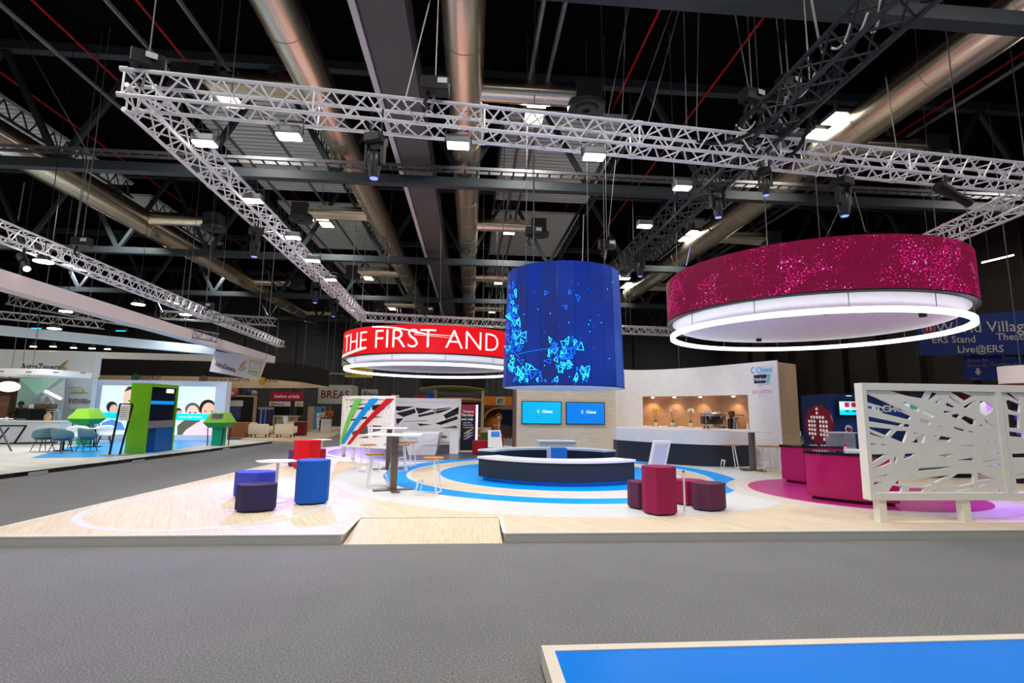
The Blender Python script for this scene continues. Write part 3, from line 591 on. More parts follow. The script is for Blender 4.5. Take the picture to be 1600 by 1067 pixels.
screen(Y(884, 628, 18), Y(944.5, 663.5, 18), 18, 'right blue wall screen, deeper blue, on the oak wall', 0, m=led_grad('screen_azure', (0, 110, 245), (0, 160, 255), .95))
ZW = 3.3
pts = [Z(px, py, ZW) for px, py in ((960, 577.2), (1000, 576.8), (1040, 576.3), (1085, 574.7), (1120, 572.5), (1150, 569.6), (1185, 565.3), (1212, 561.5))]
# smooth the plan line with a quadratic
def quad(ps):
    import numpy as np
    k = np.polyfit([p.x for p in ps], [p.y for p in ps], 2); return lambda x: k[0]*x*x + k[1]*x + k[2]
WQ = quad(pts); WX0, WX1 = pts[0].x - .1, pts[-1].x
def wp(x, off=0, z=0):
    d = (WQ(x+.01) - WQ(x-.01))/.02; n = Vector((-d, 1, 0)).normalized()      # away from the camera
    p = Vector((x, WQ(x), 0)) + n*off; return (p.x, p.y, z)
def wx(px, py):                                                       # wall x for an image column
    lo, hi = WX0 - 1, WX1 + 2; d = ray(px, py)
    for _ in range(50):
        m = (lo+hi)/2
        if m*d.y - WQ(m)*d.x < 0: lo = m
        else: hi = m
    return (lo+hi)/2
def wallstrip(mb, x0, x1, z0, z1, o0, o1, n=16):
    v = []
    for i in range(n+1):
        x = x0 + (x1-x0)*i/n; v += [wp(x, o0, z0), wp(x, o0, z1), wp(x, o1, z1), wp(x, o1, z0)]
    f = [(i*4+k, i*4+(k+1) % 4, (i+1)*4+(k+1) % 4, (i+1)*4+k) for i in range(n) for k in range(4)] + [(0, 1, 2, 3), (n*4+3, n*4+2, n*4+1, n*4)]
    return mb.add(v, f)
WX1 = wx(1220.5, 690)
NX0, NX1, NZ0, NZ1 = wx(1004.5, 645), wx(1170, 645), 1.2, 2.3
t = thing('curved_wall', 'tall white curved wall with an oak niche behind the bar counter', 'exhibition wall', (7, 17, PT))
m = MB(); wallstrip(m, WX0, NX0, PT, ZW, 0, .6); wallstrip(m, NX1, WX1 - .12, PT, ZW, 0, .6); wallstrip(m, WX1 - .12, WX1, PT, ZW, 0, .05, 2); wallstrip(m, NX0, NX1, PT, NZ0, 0, .6); wallstrip(m, NX0, NX1, NZ1, ZW, 0, .6)
m.build('white_shell', M_wall, t, smooth=True)
M_woodn = wood('warm_oak_niche', (205, 160, 120), (190, 146, 108), (.35, 2.5), axis='xz', grain=8)
m = MB(); wallstrip(m, NX0, NX1, NZ0, NZ1, .5, .55); m.build('niche_back', M_woodn, t)
m = MB(); wallstrip(m, NX0, NX0+.02, NZ0, NZ1, .02, .5, 1); wallstrip(m, NX1-.02, NX1, NZ0, NZ1, .02, .5, 1); wallstrip(m, NX0, NX1, NZ1-.02, NZ1, .02, .5); m.build('niche_lining', M_woodn, t)
for i in range(4):
    x = NX0 + (NX1-NX0)*(.13 + .25*i); p = Vector(wp(x, .22, NZ1-.05)); MB().cyl(p, p + Vector((0, 0, .04)), .05, n=12).build('niche_spotlight', M_lamp, t)
    spot(p - Vector((0, 0, .02)), p + Vector((0, .18, -1)), 22, (1, .78, .55), 110, .7, .04)
e0 = Vector(wp(WX1, .0)); q = Z(1255, 742, PT)
m = MB(); d1 = Vector((Y(1243, 566, e0.y + .6).x, e0.y + .6, 0))
m.prism([(WX1 + .035, e0.y + .03), (d1.x, d1.y), (d1.x - .05, d1.y + .06), (WX1 + .03, e0.y + .12)], PT, ZW-.05)
m.build('oak_end_panel', wood('grey_oak_end', (186, 162, 128), (176, 152, 120), (1.0, 8), axis='xz', grain=10), t)
MB().cyl(d1 + Vector((-.12, -.2, 1.05)), d1 + Vector((-.12, -.2, 1.2)), .015, n=8).build('door_handle', M_alu, t)
# logos on the wall
def wallfn(px, py, off=-.004):
    x = wx(px, py); d = ray(px, py); z = EYE + d.z/d.y*WQ(x)
    p = Vector(wp(x, off, z)); u = (Vector(wp(x+.05)) - Vector(wp(x-.05))).normalized(); return facing(p, u)
fn = wallfn(1192, 618)
s0, s1 = wx(1168, 600), wx(1208, 600)
m = MB(); wallstrip(m, s0, s1, 1.95, 3.15, -.003, 0, 6); m.build('logo_panel', M_wall, t); spot((7.6, 10.6, 3.5), fn(Vector((0, .15, 0))), 70, (.9, .92, 1), 9, 1, .03)
m = MB(); m.raw(text('Chiesi', .24, .001, .004), wallfn(1194, 581.5, -.008)); f2 = wallfn(1177.5, 578.5, -.008)
m.add([f2(Vector((.1*math.cos(k*PI/8), .1*math.sin(k*PI/8), 0))) for k in range(3, 14)] + [f2(Vector((.065*math.cos(k*PI/8), .065*math.sin(k*PI/8), 0))) for k in range(3, 14)], [(i, i+1, i+12, i+11) for i in range(10)])
m.raw(text('advancing patient care', .04, .001), wallfn(1190, 584.5, -.008)); m.build('cyan_wall_logo', mat('cyan_ink', (40, 180, 245), .4), t)
f2 = wallfn(1190, 592, -.008); M_navy = mat('navy_ink', (30, 30, 90), .4)
MB().raw(plate([(-.28, -.13), (.14, -.13), (.2, .13), (-.28, .13)], [], .001), f2).build('navy_logo_block', M_navy, t)
MB().raw(plate([(.16, -.13), (.27, -.13), (.33, .13), (.22, .13)], [], .001), f2).build('mint_logo_block', mat('mint_ink', (110, 220, 210), .4), t)
MB().raw(text('Trimbow', .14, .001, .004), facing(f2(Vector((-.06, -.05, .004))), f2(Vector((1, 0, 0))) - f2(Vector((0, 0, 0))))).build('navy_logo_letters', M_white, t)
m = MB()
for i, s in enumerate(('beclometasone dipropionate', 'formoterol glycopyrronium', 'inhalation')): m.raw(text(s, .045, .001, align='LEFT'), wallfn(1184, 599.5 + i*2.2, -.008))
m.build('small_print', mat('pale_grey_ink', (170, 175, 195), .4), t)
m = MB().raw(text('BRONCHI', .16, .001, .004), wallfn(1191, 615, -.008)); m.raw(text('inhalation solution', .05, .001), wallfn(1193, 619, -.008)); m.build('pink_wall_logo', mat('pink_ink', (240, 180, 220), .4), t)
f2 = wallfn(1194, 617, -.008); MB().add([f2(Vector((.24*math.cos(k*PI/20), .16*math.sin(k*PI/20), 0))) for k in range(1, 11)] + [f2(Vector((.24*math.cos(k*PI/20), .125*math.sin(k*PI/20) + .012, 0))) for k in range(1, 11)], [(i, i+1, i+11, i+10) for i in range(9)]).build('blue_logo_arc', mat('sky_ink', (30, 140, 230), .4), t)
# ---- bar counter
CXs = [(966, 717), (1010, 722.5), (1064, 726.5), (1120, 728.5), (1172, 729)]
cq = quad([Z(a, b, PT) for a, b in CXs]); cx0, cx1 = Z(964.5, 717, PT).x, Z(1173, 729, PT).x
def strip2(mb, off, x0, x1, z0, z1, n=20, depth=.5):
    v = []
    for i in range(n+1):
        x = x0 + (x1-x0)*i/n; y = cq(x) + off; yb = max(y + .05, min(WQ(x) - .002, y + depth)); v += [(x, y, z0), (x, y, z1), (x, yb, z1), (x, yb, z0)]
    return mb.add(v, [(i*4+k, i*4+(k+1) % 4, (i+1)*4+(k+1) % 4, (i+1)*4+k) for i in range(n) for k in range(4)] + [(0, 1, 2, 3), (n*4+3, n*4+2, n*4+1, n*4)])
zc = .76
t = thing('bar_counter', 'long curved bar counter with charcoal front and thick white top', 'bar counter', ((cx0+cx1)/2, cq((cx0+cx1)/2), PT))
strip2(MB(), 0, cx0, cx1, PT+.01, zc).build('charcoal_front', M_dark, t); strip2(MB(), -.04, cx0-.03, cx1, zc, 1.19).build('white_top', M_white, t)
# ---- things in the niche
def on_sill(px, off=.2): x = wx(px, 660); return Vector(wp(x, off, NZ0))
M_leaf = mat('orchid_leaf', (40, 70, 36), .5); M_pot = mat('white_pot', (240, 240, 238), .35)
for px, c, l in ((1022, (230, 190, 30), 'yellow'), (1047, (238, 190, 200), 'pink'), (1074, (245, 240, 225), 'white')):
    p = on_sill(px); t = thing('potted_orchid', 'orchid with %s flowers in a white pot on the niche sill' % l, 'potted plant', tuple(p), 'orchids in the niche')
    MB().disc((p.x, p.y), .17, p.z, p.z+.012, 24).build('saucer', mat('dark_saucer', (70, 66, 62), .5) if l == 'pink' else M_seat, t)
    MB().lathe([(.001, .012), (.06, .012), (.075, .15), (.062, .15), (.001, .13)], p, 16).build('pot', M_pot, t, smooth=True)
    m = MB()
    for k in range(7):
        a = k*.9 + px; d = Vector((math.cos(a), math.sin(a)*.6, 0)); q = p + Vector((0, 0, .14)); u = Vector((-d.y, d.x, 0))*.035
        m.add([q - u*.3, q + u*.3, q + d*.09 + u + Vector((0, 0, .07)), q + d*.09 - u + Vector((0, 0, .07)), q + d*.17 + Vector((0, 0, .05 + .03*(k % 2)))], [(0, 1, 2, 3), (3, 2, 4)])
    m.build('leaves', M_leaf, t)
    for s in (-1, 1):
        st_ = MB().tube([p + Vector((0, 0, .14)), p + Vector((s*.03, 0, .35)), p + Vector((s*.05, 0, .55)), p + Vector((s*.1 + .02, 0, .62))], .006, 5).build('flower_stem', M_leaf, t)
        f = MB()
        for k in range(6): c0 = p + Vector((s*.06 + random.uniform(-.05, .07), random.uniform(-.04, .04), .52 + k*.025)); f.ball(c0, (.035, .012, .03), 6).ball(c0 + Vector((0, -.01, 0)), (.012, .03, .035), 6)
        f.build('blossoms', mat('petal_' + l, c, .6), st_)
p = on_sill(1110, .22); t = thing('espresso_machine', 'chrome two group espresso machine on the niche sill', 'coffee machine', tuple(p)); M_chrome = mat('chrome', (200, 200, 200), .15, .9)
x, y, z = p
MB().bx(x-.42, x+.42, y-.12, y+.2, z+.06, z+.14).build('drip_tray', M_chrome, t, bevel=.01); MB().bx(x-.4, x+.4, y+.02, y+.22, z+.14, z+.42).build('back_body', mat('dark_chrome', (90, 90, 88), .25, .8), t)
MB().bx(x-.43, x+.43, y-.14, y+.22, z+.4, z+.52).build('top_casing', M_chrome, t, bevel=.02)
for k in (-.2, .2):
    g = MB().cyl((x+k, y-.06, z+.4), (x+k, y-.06, z+.3), .045, n=14).build('brew_group', M_chrome, t); MB().cyl((x+k, y-.08, z+.32), (x+k, y-.24, z+.29), .018, n=8).build('portafilter_handle', M_blk, g)
for k in (-.3, .3): MB().cyl((x+k, y-.1, z), (x+k, y-.1, z+.06), .025, n=10).cyl((x+k, y+.15, z), (x+k, y+.15, z+.06), .025, n=10).build('feet', M_blk, t)
for k in (-.36, .36): MB().tube([(x+k, y-.1, z+.4), (x+k*1.04, y-.16, z+.3), (x+k*1.04, y-.15, z+.17)], .01).build('steam_wand', M_chrome, t)
for i in range(5): tag(MB().lathe([(.001, 0), (.03, 0), (.04, .06), (.034, .06), (.001, .012)], (x-.3 + i*.13, y+.1, z+.52), 12).build('espresso_cup', M_pot), '%s small white cup from the left on top of the espresso machine' % ORD[i], 'cup', 'cups on the espresso machine')
p = on_sill(1137, .2); x, y, z = p; t = thing('coffee_grinder', 'tall coffee grinder with amber bean hopper right of the espresso machine', 'coffee grinder', tuple(p))
MB().bx(x-.09, x+.09, y-.1, y+.12, z, z+.34).build('body', M_blk, t, bevel=.02); MB().lathe([(.04, .34), (.1, .44), (.11, .58), (.001, .585)], p, 16).build('bean_hopper', mat('amber_hopper', (110, 60, 40), .2), t); MB().bar((x+.05, y-.1, z+.46), (x+.36, y-.1, z+.45), .02).build('dosing_arm', M_blk, t); MB().bx(x-.04, x+.04, y-.2, y-.1, z+.1, z+.2).build('spout', M_chrome, t)
p = on_sill(1144, .16); x, y, z = p; t = thing('small_grinder', 'shorter steel grinder in front of the tall coffee grinder', 'coffee grinder', tuple(p))
MB().cyl((x, y, z), (x, y, z+.28), .09, .075, 16).build('body', M_chrome, t, smooth=True); MB().cyl((x, y, z+.28), (x, y, z+.4), .06, .1, 16).build('bean_hopper', mat('clear_hopper', (120, 130, 130), .15), t)
for i, px in enumerate((1165, 1169)):
    p = on_sill(px, .12 + .1*i); tag(MB().cyl(p, p + Vector((0, 0, .2)), .05, .045, 14).build('cup_stack', M_pot), '%s stack of paper cups at the right end of the niche sill' % ('left' if i == 0 else 'right'), 'cups', 'paper cup stacks')
# ---- lattice screens
M_lat = mat('white_lattice', (236, 234, 226), .5)
y0 = 7.42
def P2(px, py): p = Y(px, py, y0); return (p.x, p.z)
def crop(ox, oy, s, pl): return [P2(ox + x*s, oy + y*s) for x, y in pl]
up_ = [[(318,398),(612,405),(582,470),(450,448)], [(665,410),(715,432),(645,490),(635,480)], [(745,458),(715,520),(690,505)], [(820,412),(920,412),(1005,450),(940,492)], [(812,450),(905,515),(880,512),(808,465)], [(1100,425),(1175,450),(1130,432)],
 [(1065,500),(1110,495),(1175,545),(1160,580),(1110,612),(1068,585)], [(107,430),(200,465),(440,578),(300,555),(110,500)], [(425,500),(470,510),(560,548),(545,582),(440,530)], [(110,535),(380,570),(485,618),(460,645),(280,600),(120,550)],
 [(122,620),(415,680),(385,700),(128,660)], [(130,710),(330,728),(280,780),(150,725)], [(132,745),(262,797),(240,798),(135,765)], [(440,680),(490,695),(480,710),(425,705)], [(600,568),(685,610),(665,635),(585,600)], [(570,640),(655,660),(645,690),(565,670)],
 [(790,500),(860,540),(845,550),(780,530)], [(760,575),(830,580),(770,600)], [(830,610),(870,598),(905,612),(880,640),(835,625)], [(910,640),(945,615),(1025,650),(1020,685),(990,692)], [(845,705),(945,735),(930,748),(850,720)], [(960,745),(1015,745),(1000,758)],
 [(710,698),(775,715),(720,705)], [(925,540),(1025,485),(1020,500),(960,555)], [(1060,680),(1095,700),(1070,715)], [(370,745),(460,745),(425,838),(322,795)], [(515,758),(550,758),(505,785)], [(575,775),(615,770),(590,840),(500,838)], [(670,785),(710,780),(660,820)],
 [(740,785),(832,803),(800,835),(705,835)], [(140,850),(195,850),(190,858),(145,858)], [(235,853),(300,855),(250,862)], [(150,940),(280,938),(160,1015)], [(185,1050),(325,968),(318,1010),(205,1053)], [(345,1000),(350,970),(390,930),(365,1010)], [(440,935),(530,930),(490,960),(425,980)],
 [(720,945),(790,930),(850,940),(790,960)], [(870,985),(1015,965),(1010,990)], [(870,860),(1015,858),(1000,872)], [(1085,1000),(1250,975),(1110,1005)], [(60+1040,640),(1180,700),(1190,715),(1110,668)], [(1110,840),(1200,832),(1190,842)]]
lo_ = [[(165,462),(305,430),(300,445)], [(170,502),(250,495),(172,538)], [(300,590),(335,528),(420,540),(400,590)], [(480,548),(605,550),(580,588),(470,588)], [(550,408),(565,382),(845,365),(740,390)], [(515,475),(810,440),(690,500)], [(760,510),(880,432),(1005,430),(1005,505),(900,528)],
 [(640,585),(690,560),(730,568),(670,588)], [(385,485),(505,483),(680,507),(600,535),(440,522),(365,508)], [(1050,420),(1190,470),(1050,482)], [(1050,515),(1150,490),(1050,545)], [(1090,370),(1240,345),(1230,357)], [(1165,250),(1235,255),(1190,262)], [(890,550),(1000,522),(1000,548),(850,580)], [(1180,570),(1232,553),(1230,578)]]
holes = [crop(1333, 534, .1875, h_) for h_ in up_] + [crop(1333, 660, .1875, h_) for h_ in lo_]
PX0, PZ0 = P2(1352, 783); PX0 = P2(1352, 690)[0]; PZ1 = 2.21; PZ0 = .44; PXM = P2(1567, 690)[0]; PXR = 10.9
t = thing('lattice_screen', 'large white lattice screen at the right edge with irregular cut-outs', 'lattice screen', ((PX0+PXR)/2, y0, PT))
f = MB().bx(PX0, PX0+.07, y0-.02, y0+.14, PZ0, PZ1).bx(PXR-.07, PXR, y0-.02, y0+.14, PZ0, PZ1).bx(PX0+.07, PXR-.07, y0-.02, y0+.14, PZ1-.11, PZ1).bx(PX0+.07, PXR-.07, y0-.02, y0+.14, PZ0, PZ0+.11).bx(PXM-.05, PXM+.05, y0-.02, y0+.14, PZ0+.11, PZ1-.11)
f.build('frame', M_lat, t, bevel=.004)
xl, xr = PX0 + .06, PXM - .04; zl, zh = PZ0 + .1, PZ1 - .1
def clampin(h_, a, b):
    gx, gz = sum(p[0] for p in h_)/len(h_), sum(p[1] for p in h_)/len(h_); h_ = [(gx + (p[0]-gx)*1.08, gz + (p[1]-gz)*1.08) for p in h_]
    return [(min(max(p[0], a + .012), b - .012), min(max(p[1], zl + .012), zh - .012)) for p in h_]
def sheet(a, b, hs): return MB().raw(plate([(a, zl), (b, zl), (b, zh), (a, zh)], [clampin(h_, a, b) for h_ in hs], .02), lambda p: Vector((p.x, y0 + .03 + p.z, p.y)))
sheet(xl, xr, holes).build('lattice_sheet', M_lat, t)
r_ = [[(1280,430),(1330,428),(1400,490),(1390,500)], [(1285,500),(1300,480),(1400,520),(1390,590),(1300,560)], [(1300,605),(1390,620),(1390,715),(1310,710)], [(1310,745),(1424,765),(1424,795),(1315,785)], [(1335,935),(1450,930),(1450,965),(1340,965)]]
r2_ = [[(1355,440),(1500,410),(1500,425)], [(1365,475),(1480,465),(1480,570),(1385,580)]]
xr0 = PXM + .04
sheet(xr0, PXR - .06, [crop(1333, 534, .1875, h_) for h_ in r_] + [crop(1333, 660, .1875, h_) for h_ in r2_] + [[(9.3, 1.9), (9.9, 1.7), (9.9, 1.95)], [(9.2, 1.4), (10.2, 1.2), (10.5, 1.5), (9.5, 1.6)], [(9.1, .8), (10.4, .7), (10.2, .95)]]).build('lattice_sheet', M_lat, t)
for px in (1378, 1512): p = Z(px, 815, PT); MB().bx(p.x-.06, p.x+.06, y0, y0+.12, PT, PZ0).build('leg', M_lat, t)
MB().bx(9.6, 9.72, y0, y0+.12, PT, PZ0).build('leg', M_lat, t)
MB().bx(PXM-.075, PXM-.055, y0+.06, y0+.13, PZ0+.12, PZ1-.12).build('purple_lit_edge', mat('purple_edge_glow', (190, 130, 255), .4, emit=.9), t)  # purple light on the post edge, put in as a glowing strip
# curved lattice with coloured stripes
LC, LR = (-1.55, 20.2), 4.15
def arc_angle(px, py, lo, hi):
    d = ray(px, py)
    for _ in range(50):
        m = (lo+hi)/2; x, y = LC[0] + LR*math.cos(math.radians(m)), LC[1] + LR*math.sin(math.radians(m))
        if x*d.y - y*d.x < 0: lo = m
        else: hi = m
    return lo
a_l, a_r = arc_angle(534, 660, 190, 270), arc_angle(616, 660, 200, 280)
def lp(u, z, off=0): a = math.radians(a_l + (a_r-a_l)*u); return (LC[0] + (LR+off)*math.cos(a), LC[1] + (LR+off)*math.sin(a), z)
def cbar(mb, u0, z0, u1, z1, wd, o0, o1, n=14):
    v = []
    for i in range(n+1):
        k = i/n; u = u0 + (u1-u0)*k; z = z0 + (z1-z0)*k
        du = (u1-u0)*math.radians(a_r-a_l)*LR; L = math.hypot(du, z1-z0); nu, nz_ = -(z1-z0)/L, du/L
        du2 = nu*wd/2/(math.radians(a_r-a_l)*LR); dz = nz_*wd/2
        for (su, oo) in ((-1, o0), (1, o0), (1, o1), (-1, o1)):
            uu = min(max(u + su*du2, .0), 1); zz = min(max(z + su*dz, .5), 2.12); v.append(lp(uu, zz, oo))
    return mb.add(v, [(i*4+k, i*4+(k+1) % 4, (i+1)*4+(k+1) % 4, (i+1)*4+k) for i in range(n) for k in range(4)] + [(0, 1, 2, 3), (n*4+3, n*4+2, n*4+1, n*4)])
t = thing('curved_lattice_screen', 'curved white lattice screen with green, blue and red slanting stripes', 'lattice screen', lp(.5, PT))
m = MB(); cbar(m, 0, 2.07, 1, 2.07, .11, -.08, .02); cbar(m, 0, .53, 1, .53, .13, -.08, .02)
for u in (.015, .975): m.arc(LC, LR-.08, LR+.02, a_l + (a_r-a_l)*(u-.02), a_l + (a_r-a_l)*(u+.03), .45, 2.12, 3)
m.build('frame', M_lat, t, smooth=True)
m = MB(); rr = random.Random(3)
for i in range(26):
    z0 = .55 + i*.062; z1 = z0 + rr.uniform(-.25, .45) + (.25 if i < 10 else -.05); cbar(m, 0, z0, 1, z1, rr.uniform(.07, .115), -.05 - .001*i, -.02 - .001*i)
for i in range(7): u = rr.uniform(0, .9); cbar(m, u, .5, u + rr.uniform(-.2, .4), 2.1, .06, -.045, -.012)
m.build('lattice_bars', M_lat, t)
for u0, u1, wd, nm, c in ((0, .36, .15, 'green_stripe', (120, 205, 90)), (.05, .66, .17, 'blue_stripe', (0, 150, 235)), (.19, .93, .17, 'red_stripe', (196, 18, 30))):
    m = MB(); n = 14; v = []
    for i in range(n+1):
        k = i/n; u = u0 + (u1-u0)*k**1.0 + .02*math.sin(PI*k)*-1; z = .58 + 1.46*k
        hw = wd*(.35 + .65*k)/2/(math.radians(a_r-a_l)*LR)*1.6
        for uu, oo in ((u-hw, -.02), (u+hw, -.02), (u+hw, .028), (u-hw, .028)): v.append(lp(max(.01, uu), z, oo))
    m.add(v, [(i*4+k, i*4+(k+1) % 4, (i+1)*4+(k+1) % 4, (i+1)*4+k) for i in range(n) for k in range(4)] + [(0, 1, 2, 3), (n*4+3, n*4+2, n*4+1, n*4)]); m.build(nm, mat(nm, c, .45), t)
for px, py in ((537, 711), (551, 717)): p = Z(px, py, PT); MB().cyl(p, (p.x, p.y, .5), .06, n=12).build('leg', M_lat, t)
p = lp(.97, PT); MB().cyl(p, (p[0], p[1], .5), .05, n=12).build('leg', M_lat, t)
# straight rear lattice with the poster column
y0 = 20.3
t = thing('rear_lattice_screen', 'straight white lattice screen behind the white splayed counter', 'lattice screen', (Y(675, 700, y0).x, y0, PT))
x0, x1 = Y(600, 660, y0).x, Y(720, 660, y0).x; zl, zh = .55, 2.05
f = MB().bx(x0, x0+.1, y0-.05, y0+.05, PT, 2.15).bx(x1-.1, x1, y0-.05, y0+.05, PT, 2.15).bx(x0+.1, x1-.1, y0-.05, y0+.05, 2.0, 2.15).bx(x0+.1, x1-.1, y0-.05, y0+.05, .45, .6); f.build('frame', M_lat, t)
hs = [[(95,538),(245,540),(130,575),(100,570)], [(105,595),(250,560),(262,590),(165,625)], [(265,550),(400,560),(290,600)], [(420,575),(410,562),(540,548),(560,550)], [(300,625),(290,610),(420,580),(560,556),(470,590)], [(500,610),(630,545),(630,600),(520,640)], [(170,662),(360,655),(350,660),(180,665)], [(430,680),(600,622),(628,645),(480,690)], [(450,770),(530,790),(500,825),(450,805)], [(100,640),(160,640),(110,690)], [(280,680),(400,690),(300,700)], [(60,790),(190,800),(180,820),(70,815)], [(440,855),(545,855),(545,872),(440,872)], [(460,720),(600,700),(610,720)]]
xl, xr = x0 + .09, x1 - .09
MB().raw(plate([(xl, zl), (xr, zl), (xr, zh), (xl, zh)], [clampin(crop(600, 534, .1875, h_), xl, xr) for h_ in hs], .02), lambda p: Vector((p.x, y0 + p.z, p.y))).build('lattice_sheet', M_lat, t)
p, q = Y(720.5, 632, 19.9), Y(742, 708, 19.9)
t = thing('poster_column', 'tall dark poster column with a red head and white edge, end of the rear lattice', 'poster', ((p.x+q.x)/2, 19.9, PT))
MB().bx(p.x, q.x, 19.9, 20.2, PT, p.z).build('poster_body', led_grad('poster_ink', (30, 24, 44), (20, 70, 70), .12), t)
MB().bx(p.x, q.x, 19.893, 19.9, p.z-.42, p.z).build('red_head', mat('crimson_print', (140, 18, 48), .5, emit=.15), t)
MB().bx(q.x, q.x+.09, 19.85, 20.2, PT, p.z).build('lit_edge', mat('lit_white_edge', (235, 225, 255), .4, emit=.7), t)
MB().bx(p.x-.05, q.x+.05, 19.8, 20.25, PT, PT+.05).build('base', M_white, t)
fn = facing((p.x+.06, 19.89, 1.52), (1, 0, 0)); m = MB()
for i, (s, sz) in enumerate((('The first', .13), ('and only', .13))): m.raw(text(s, sz, .001, .003, 'LEFT'), facing((p.x+.03, 19.89, 1.47 - i*.15), (1, 0, 0)))
for i in range(3): m.raw(text(('extrafine', 'fixed triple', 'combination')[i], .085, .001, 0, 'LEFT'), facing((p.x+.1, 19.89, 1.2 - i*.09), (1, 0, 0)))
m.raw(text('Trimbow', .11, .001, .002), facing(((p.x+q.x)/2, 19.885, p.z-.3), (1, 0, 0))); m.build('poster_letters', mat('poster_white', (240, 240, 240), .5), t)
for i, (c, n_) in enumerate((((225, 205, 90), 'yellow'), ((150, 190, 225), 'blue'), ((225, 150, 190), 'pink'))):
    m = MB()
    for k in range(3): fn = facing((p.x + .12 + .07*k, 19.888, .78 - i*.11 + .05*k), (1, .0, 0)); m.raw(plate([(0, 0), (.2, .07), (.24, .12), (.03, .06)], [], .001), fn)
    m.build(n_ + '_splash', mat('splash_' + n_, c, .5), t)
# white splayed counter and plinth
p = Z(638, 711, PT); q = Z(680, 711, PT); tl, tr = Y(629, 675, p.y-.15), Y(686, 676, p.y-.15); zt = tl.z
t = thing('splayed_counter', 'white box counter with splayed sides in front of the rear lattice', 'counter', ((p.x+q.x)/2, p.y+.4, PT))
v = [(p.x, p.y, PT), (q.x, q.y, PT), (q.x, q.y+.7, PT), (p.x, p.y+.7, PT), (tl.x, tl.y, zt-.04), (tr.x, tr.y, zt-.04), (tr.x+.08, tr.y+1.0, zt-.04), (tl.x+.1, tl.y+1.0, zt-.04)]
MB().add(v, [(0, 3, 2, 1), (4, 5, 6, 7), (0, 1, 5, 4), (1, 2, 6, 5), (2, 3, 7, 6), (3, 0, 4, 7)]).build('body', M_white, t)
MB().prism([(a[0], a[1]) for a in v[4:]], zt-.04, zt).build('worktop', mat('bright_white_top', (250, 250, 250), .3), t)
fn = facing(((p.x+q.x)/2 - .22, p.y-.13, .86), (1, 0, 0)); m = MB().raw(plate([(0, 0), (.3, 0), (.32, .08), (0, .08)], [], .004), facing(((p.x+q.x)/2 - .5, p.y-.135, .78), (1, 0, 0))); m.raw(text('Trimbow 87', .07, .002), facing(((p.x+q.x)/2 - .34, p.y-.12, .68), (1, 0, 0))); m.build('front_print', mat('dark_green_ink', (40, 70, 66), .5), t)
MB().raw(plate([(0, 0), (.42, 0), (.4, .48), (.12, .48), (.06, .2)], [], .004), facing(((p.x+q.x)/2 + .05, p.y-.1, .48), (1, 0, 0))).build('grey_print', mat('pale_grey_print', (205, 208, 206), .5), t)
p = Z(702, 709, PT); q = Z(716, 709, PT); zt = Y(709, 674, p.y).z
t = thing('white_plinth', 'narrow white plinth between the splayed counter and the poster column', 'plinth', ((p.x+q.x)/2, p.y+.15, PT)); MB().bx(p.x, q.x, p.y, p.y+.35, PT, zt-.02).build('body', M_white, t); MB().bx(p.x-.012, q.x+.012, p.y-.012, p.y+.36, zt-.02, zt).build('cap', M_white, t)
# ---- hanging drums
def drum(name, label, c, r, z0, z1, zr, led, rr_):
    t = thing(name, label, 'hanging ring sign', (c[0], c[1], zr), 'round hanging signs')
    MB().arc(c, r-.12, r, 0, 360, z0, z1, 96).build('led_band', led, t)
    MB().arc(c, r-.13, r+.012, 0, 360, z0-.03, z0, 96).build('lower_edge', M_blk, t)
    MB().lathe([(.001, -.2), (r*.88, -.2), (r*.91, -.17), (r*.96, -.04), (r*.96, 0), (.001, 0)], (c[0], c[1], z0), 96).build('white_soffit', mat('stretched_white_fabric', (236, 236, 240), .6), t, smooth=True)
    rl = MB().arc(c, rr_-.1, rr_, 0, 360, zr, zr+.1, 96).build('ring_light', M_ring, t)
    for k in range(4): a = PI/4 + k*PI/2; q = (c[0] + (r-.06)*math.cos(a), c[1] + (r-.06)*math.sin(a)); MB().cyl((q[0], q[1], z1-.02), (q[0], q[1], 13.4), .012, n=5).build('hanger_wire', M_wire, t)
    m = MB()
    for i in range(12): a = 2*PI*(i+.3)/12; q = (c[0] + (rr_-.05)*math.cos(a), c[1] + (rr_-.05)*math.sin(a)); m.cyl((q[0], q[1], zr+.1), (q[0], q[1], z0-.02), .008, n=5)
    m.build('hanging_rods', M_wire, rl); return t
M_magled = dots_led('magenta_led', (112, 0, 48), (226, 20, 132), (255, 150, 225), 1.0)
tm = drum('magenta_ring_sign', 'large magenta LED ring sign with glowing dots and a white light ring below', (8.09, 11.6), 3.2, 4.02, 5.05, 3.6, M_magled, 3.14)
RCC, RR = (-1.45, 20.6), 3.6; RZ0, RZ1 = 3.6, 4.55
td = drum('red_ring_sign', 'red LED ring sign with white lettering and a white light ring below', RCC, RR, RZ0, RZ1, 3.18, led_grad('red_led', (225, 0, 12), (250, 4, 18), .95), 3.55)
m = MB(); M_txt = mat('led_white_letters', (255, 225, 225), .4, emit=.9)
LC, LR = RCC, RR
aF = math.radians(arc_angle(583, 545, 190, 265))
m.raw(text('FIRST AND ONLY', .93, .004, -.012, 'LEFT', 1.04, 3), around(RCC, RR + .006, aF, RZ0 + .17)); m.raw(text('THE', .93, .004, -.012, 'RIGHT', 1.04, 3), around(RCC, RR + .006, aF - .08, RZ0 + .17)); m.build('led_letters', M_txt, td)
m = MB()
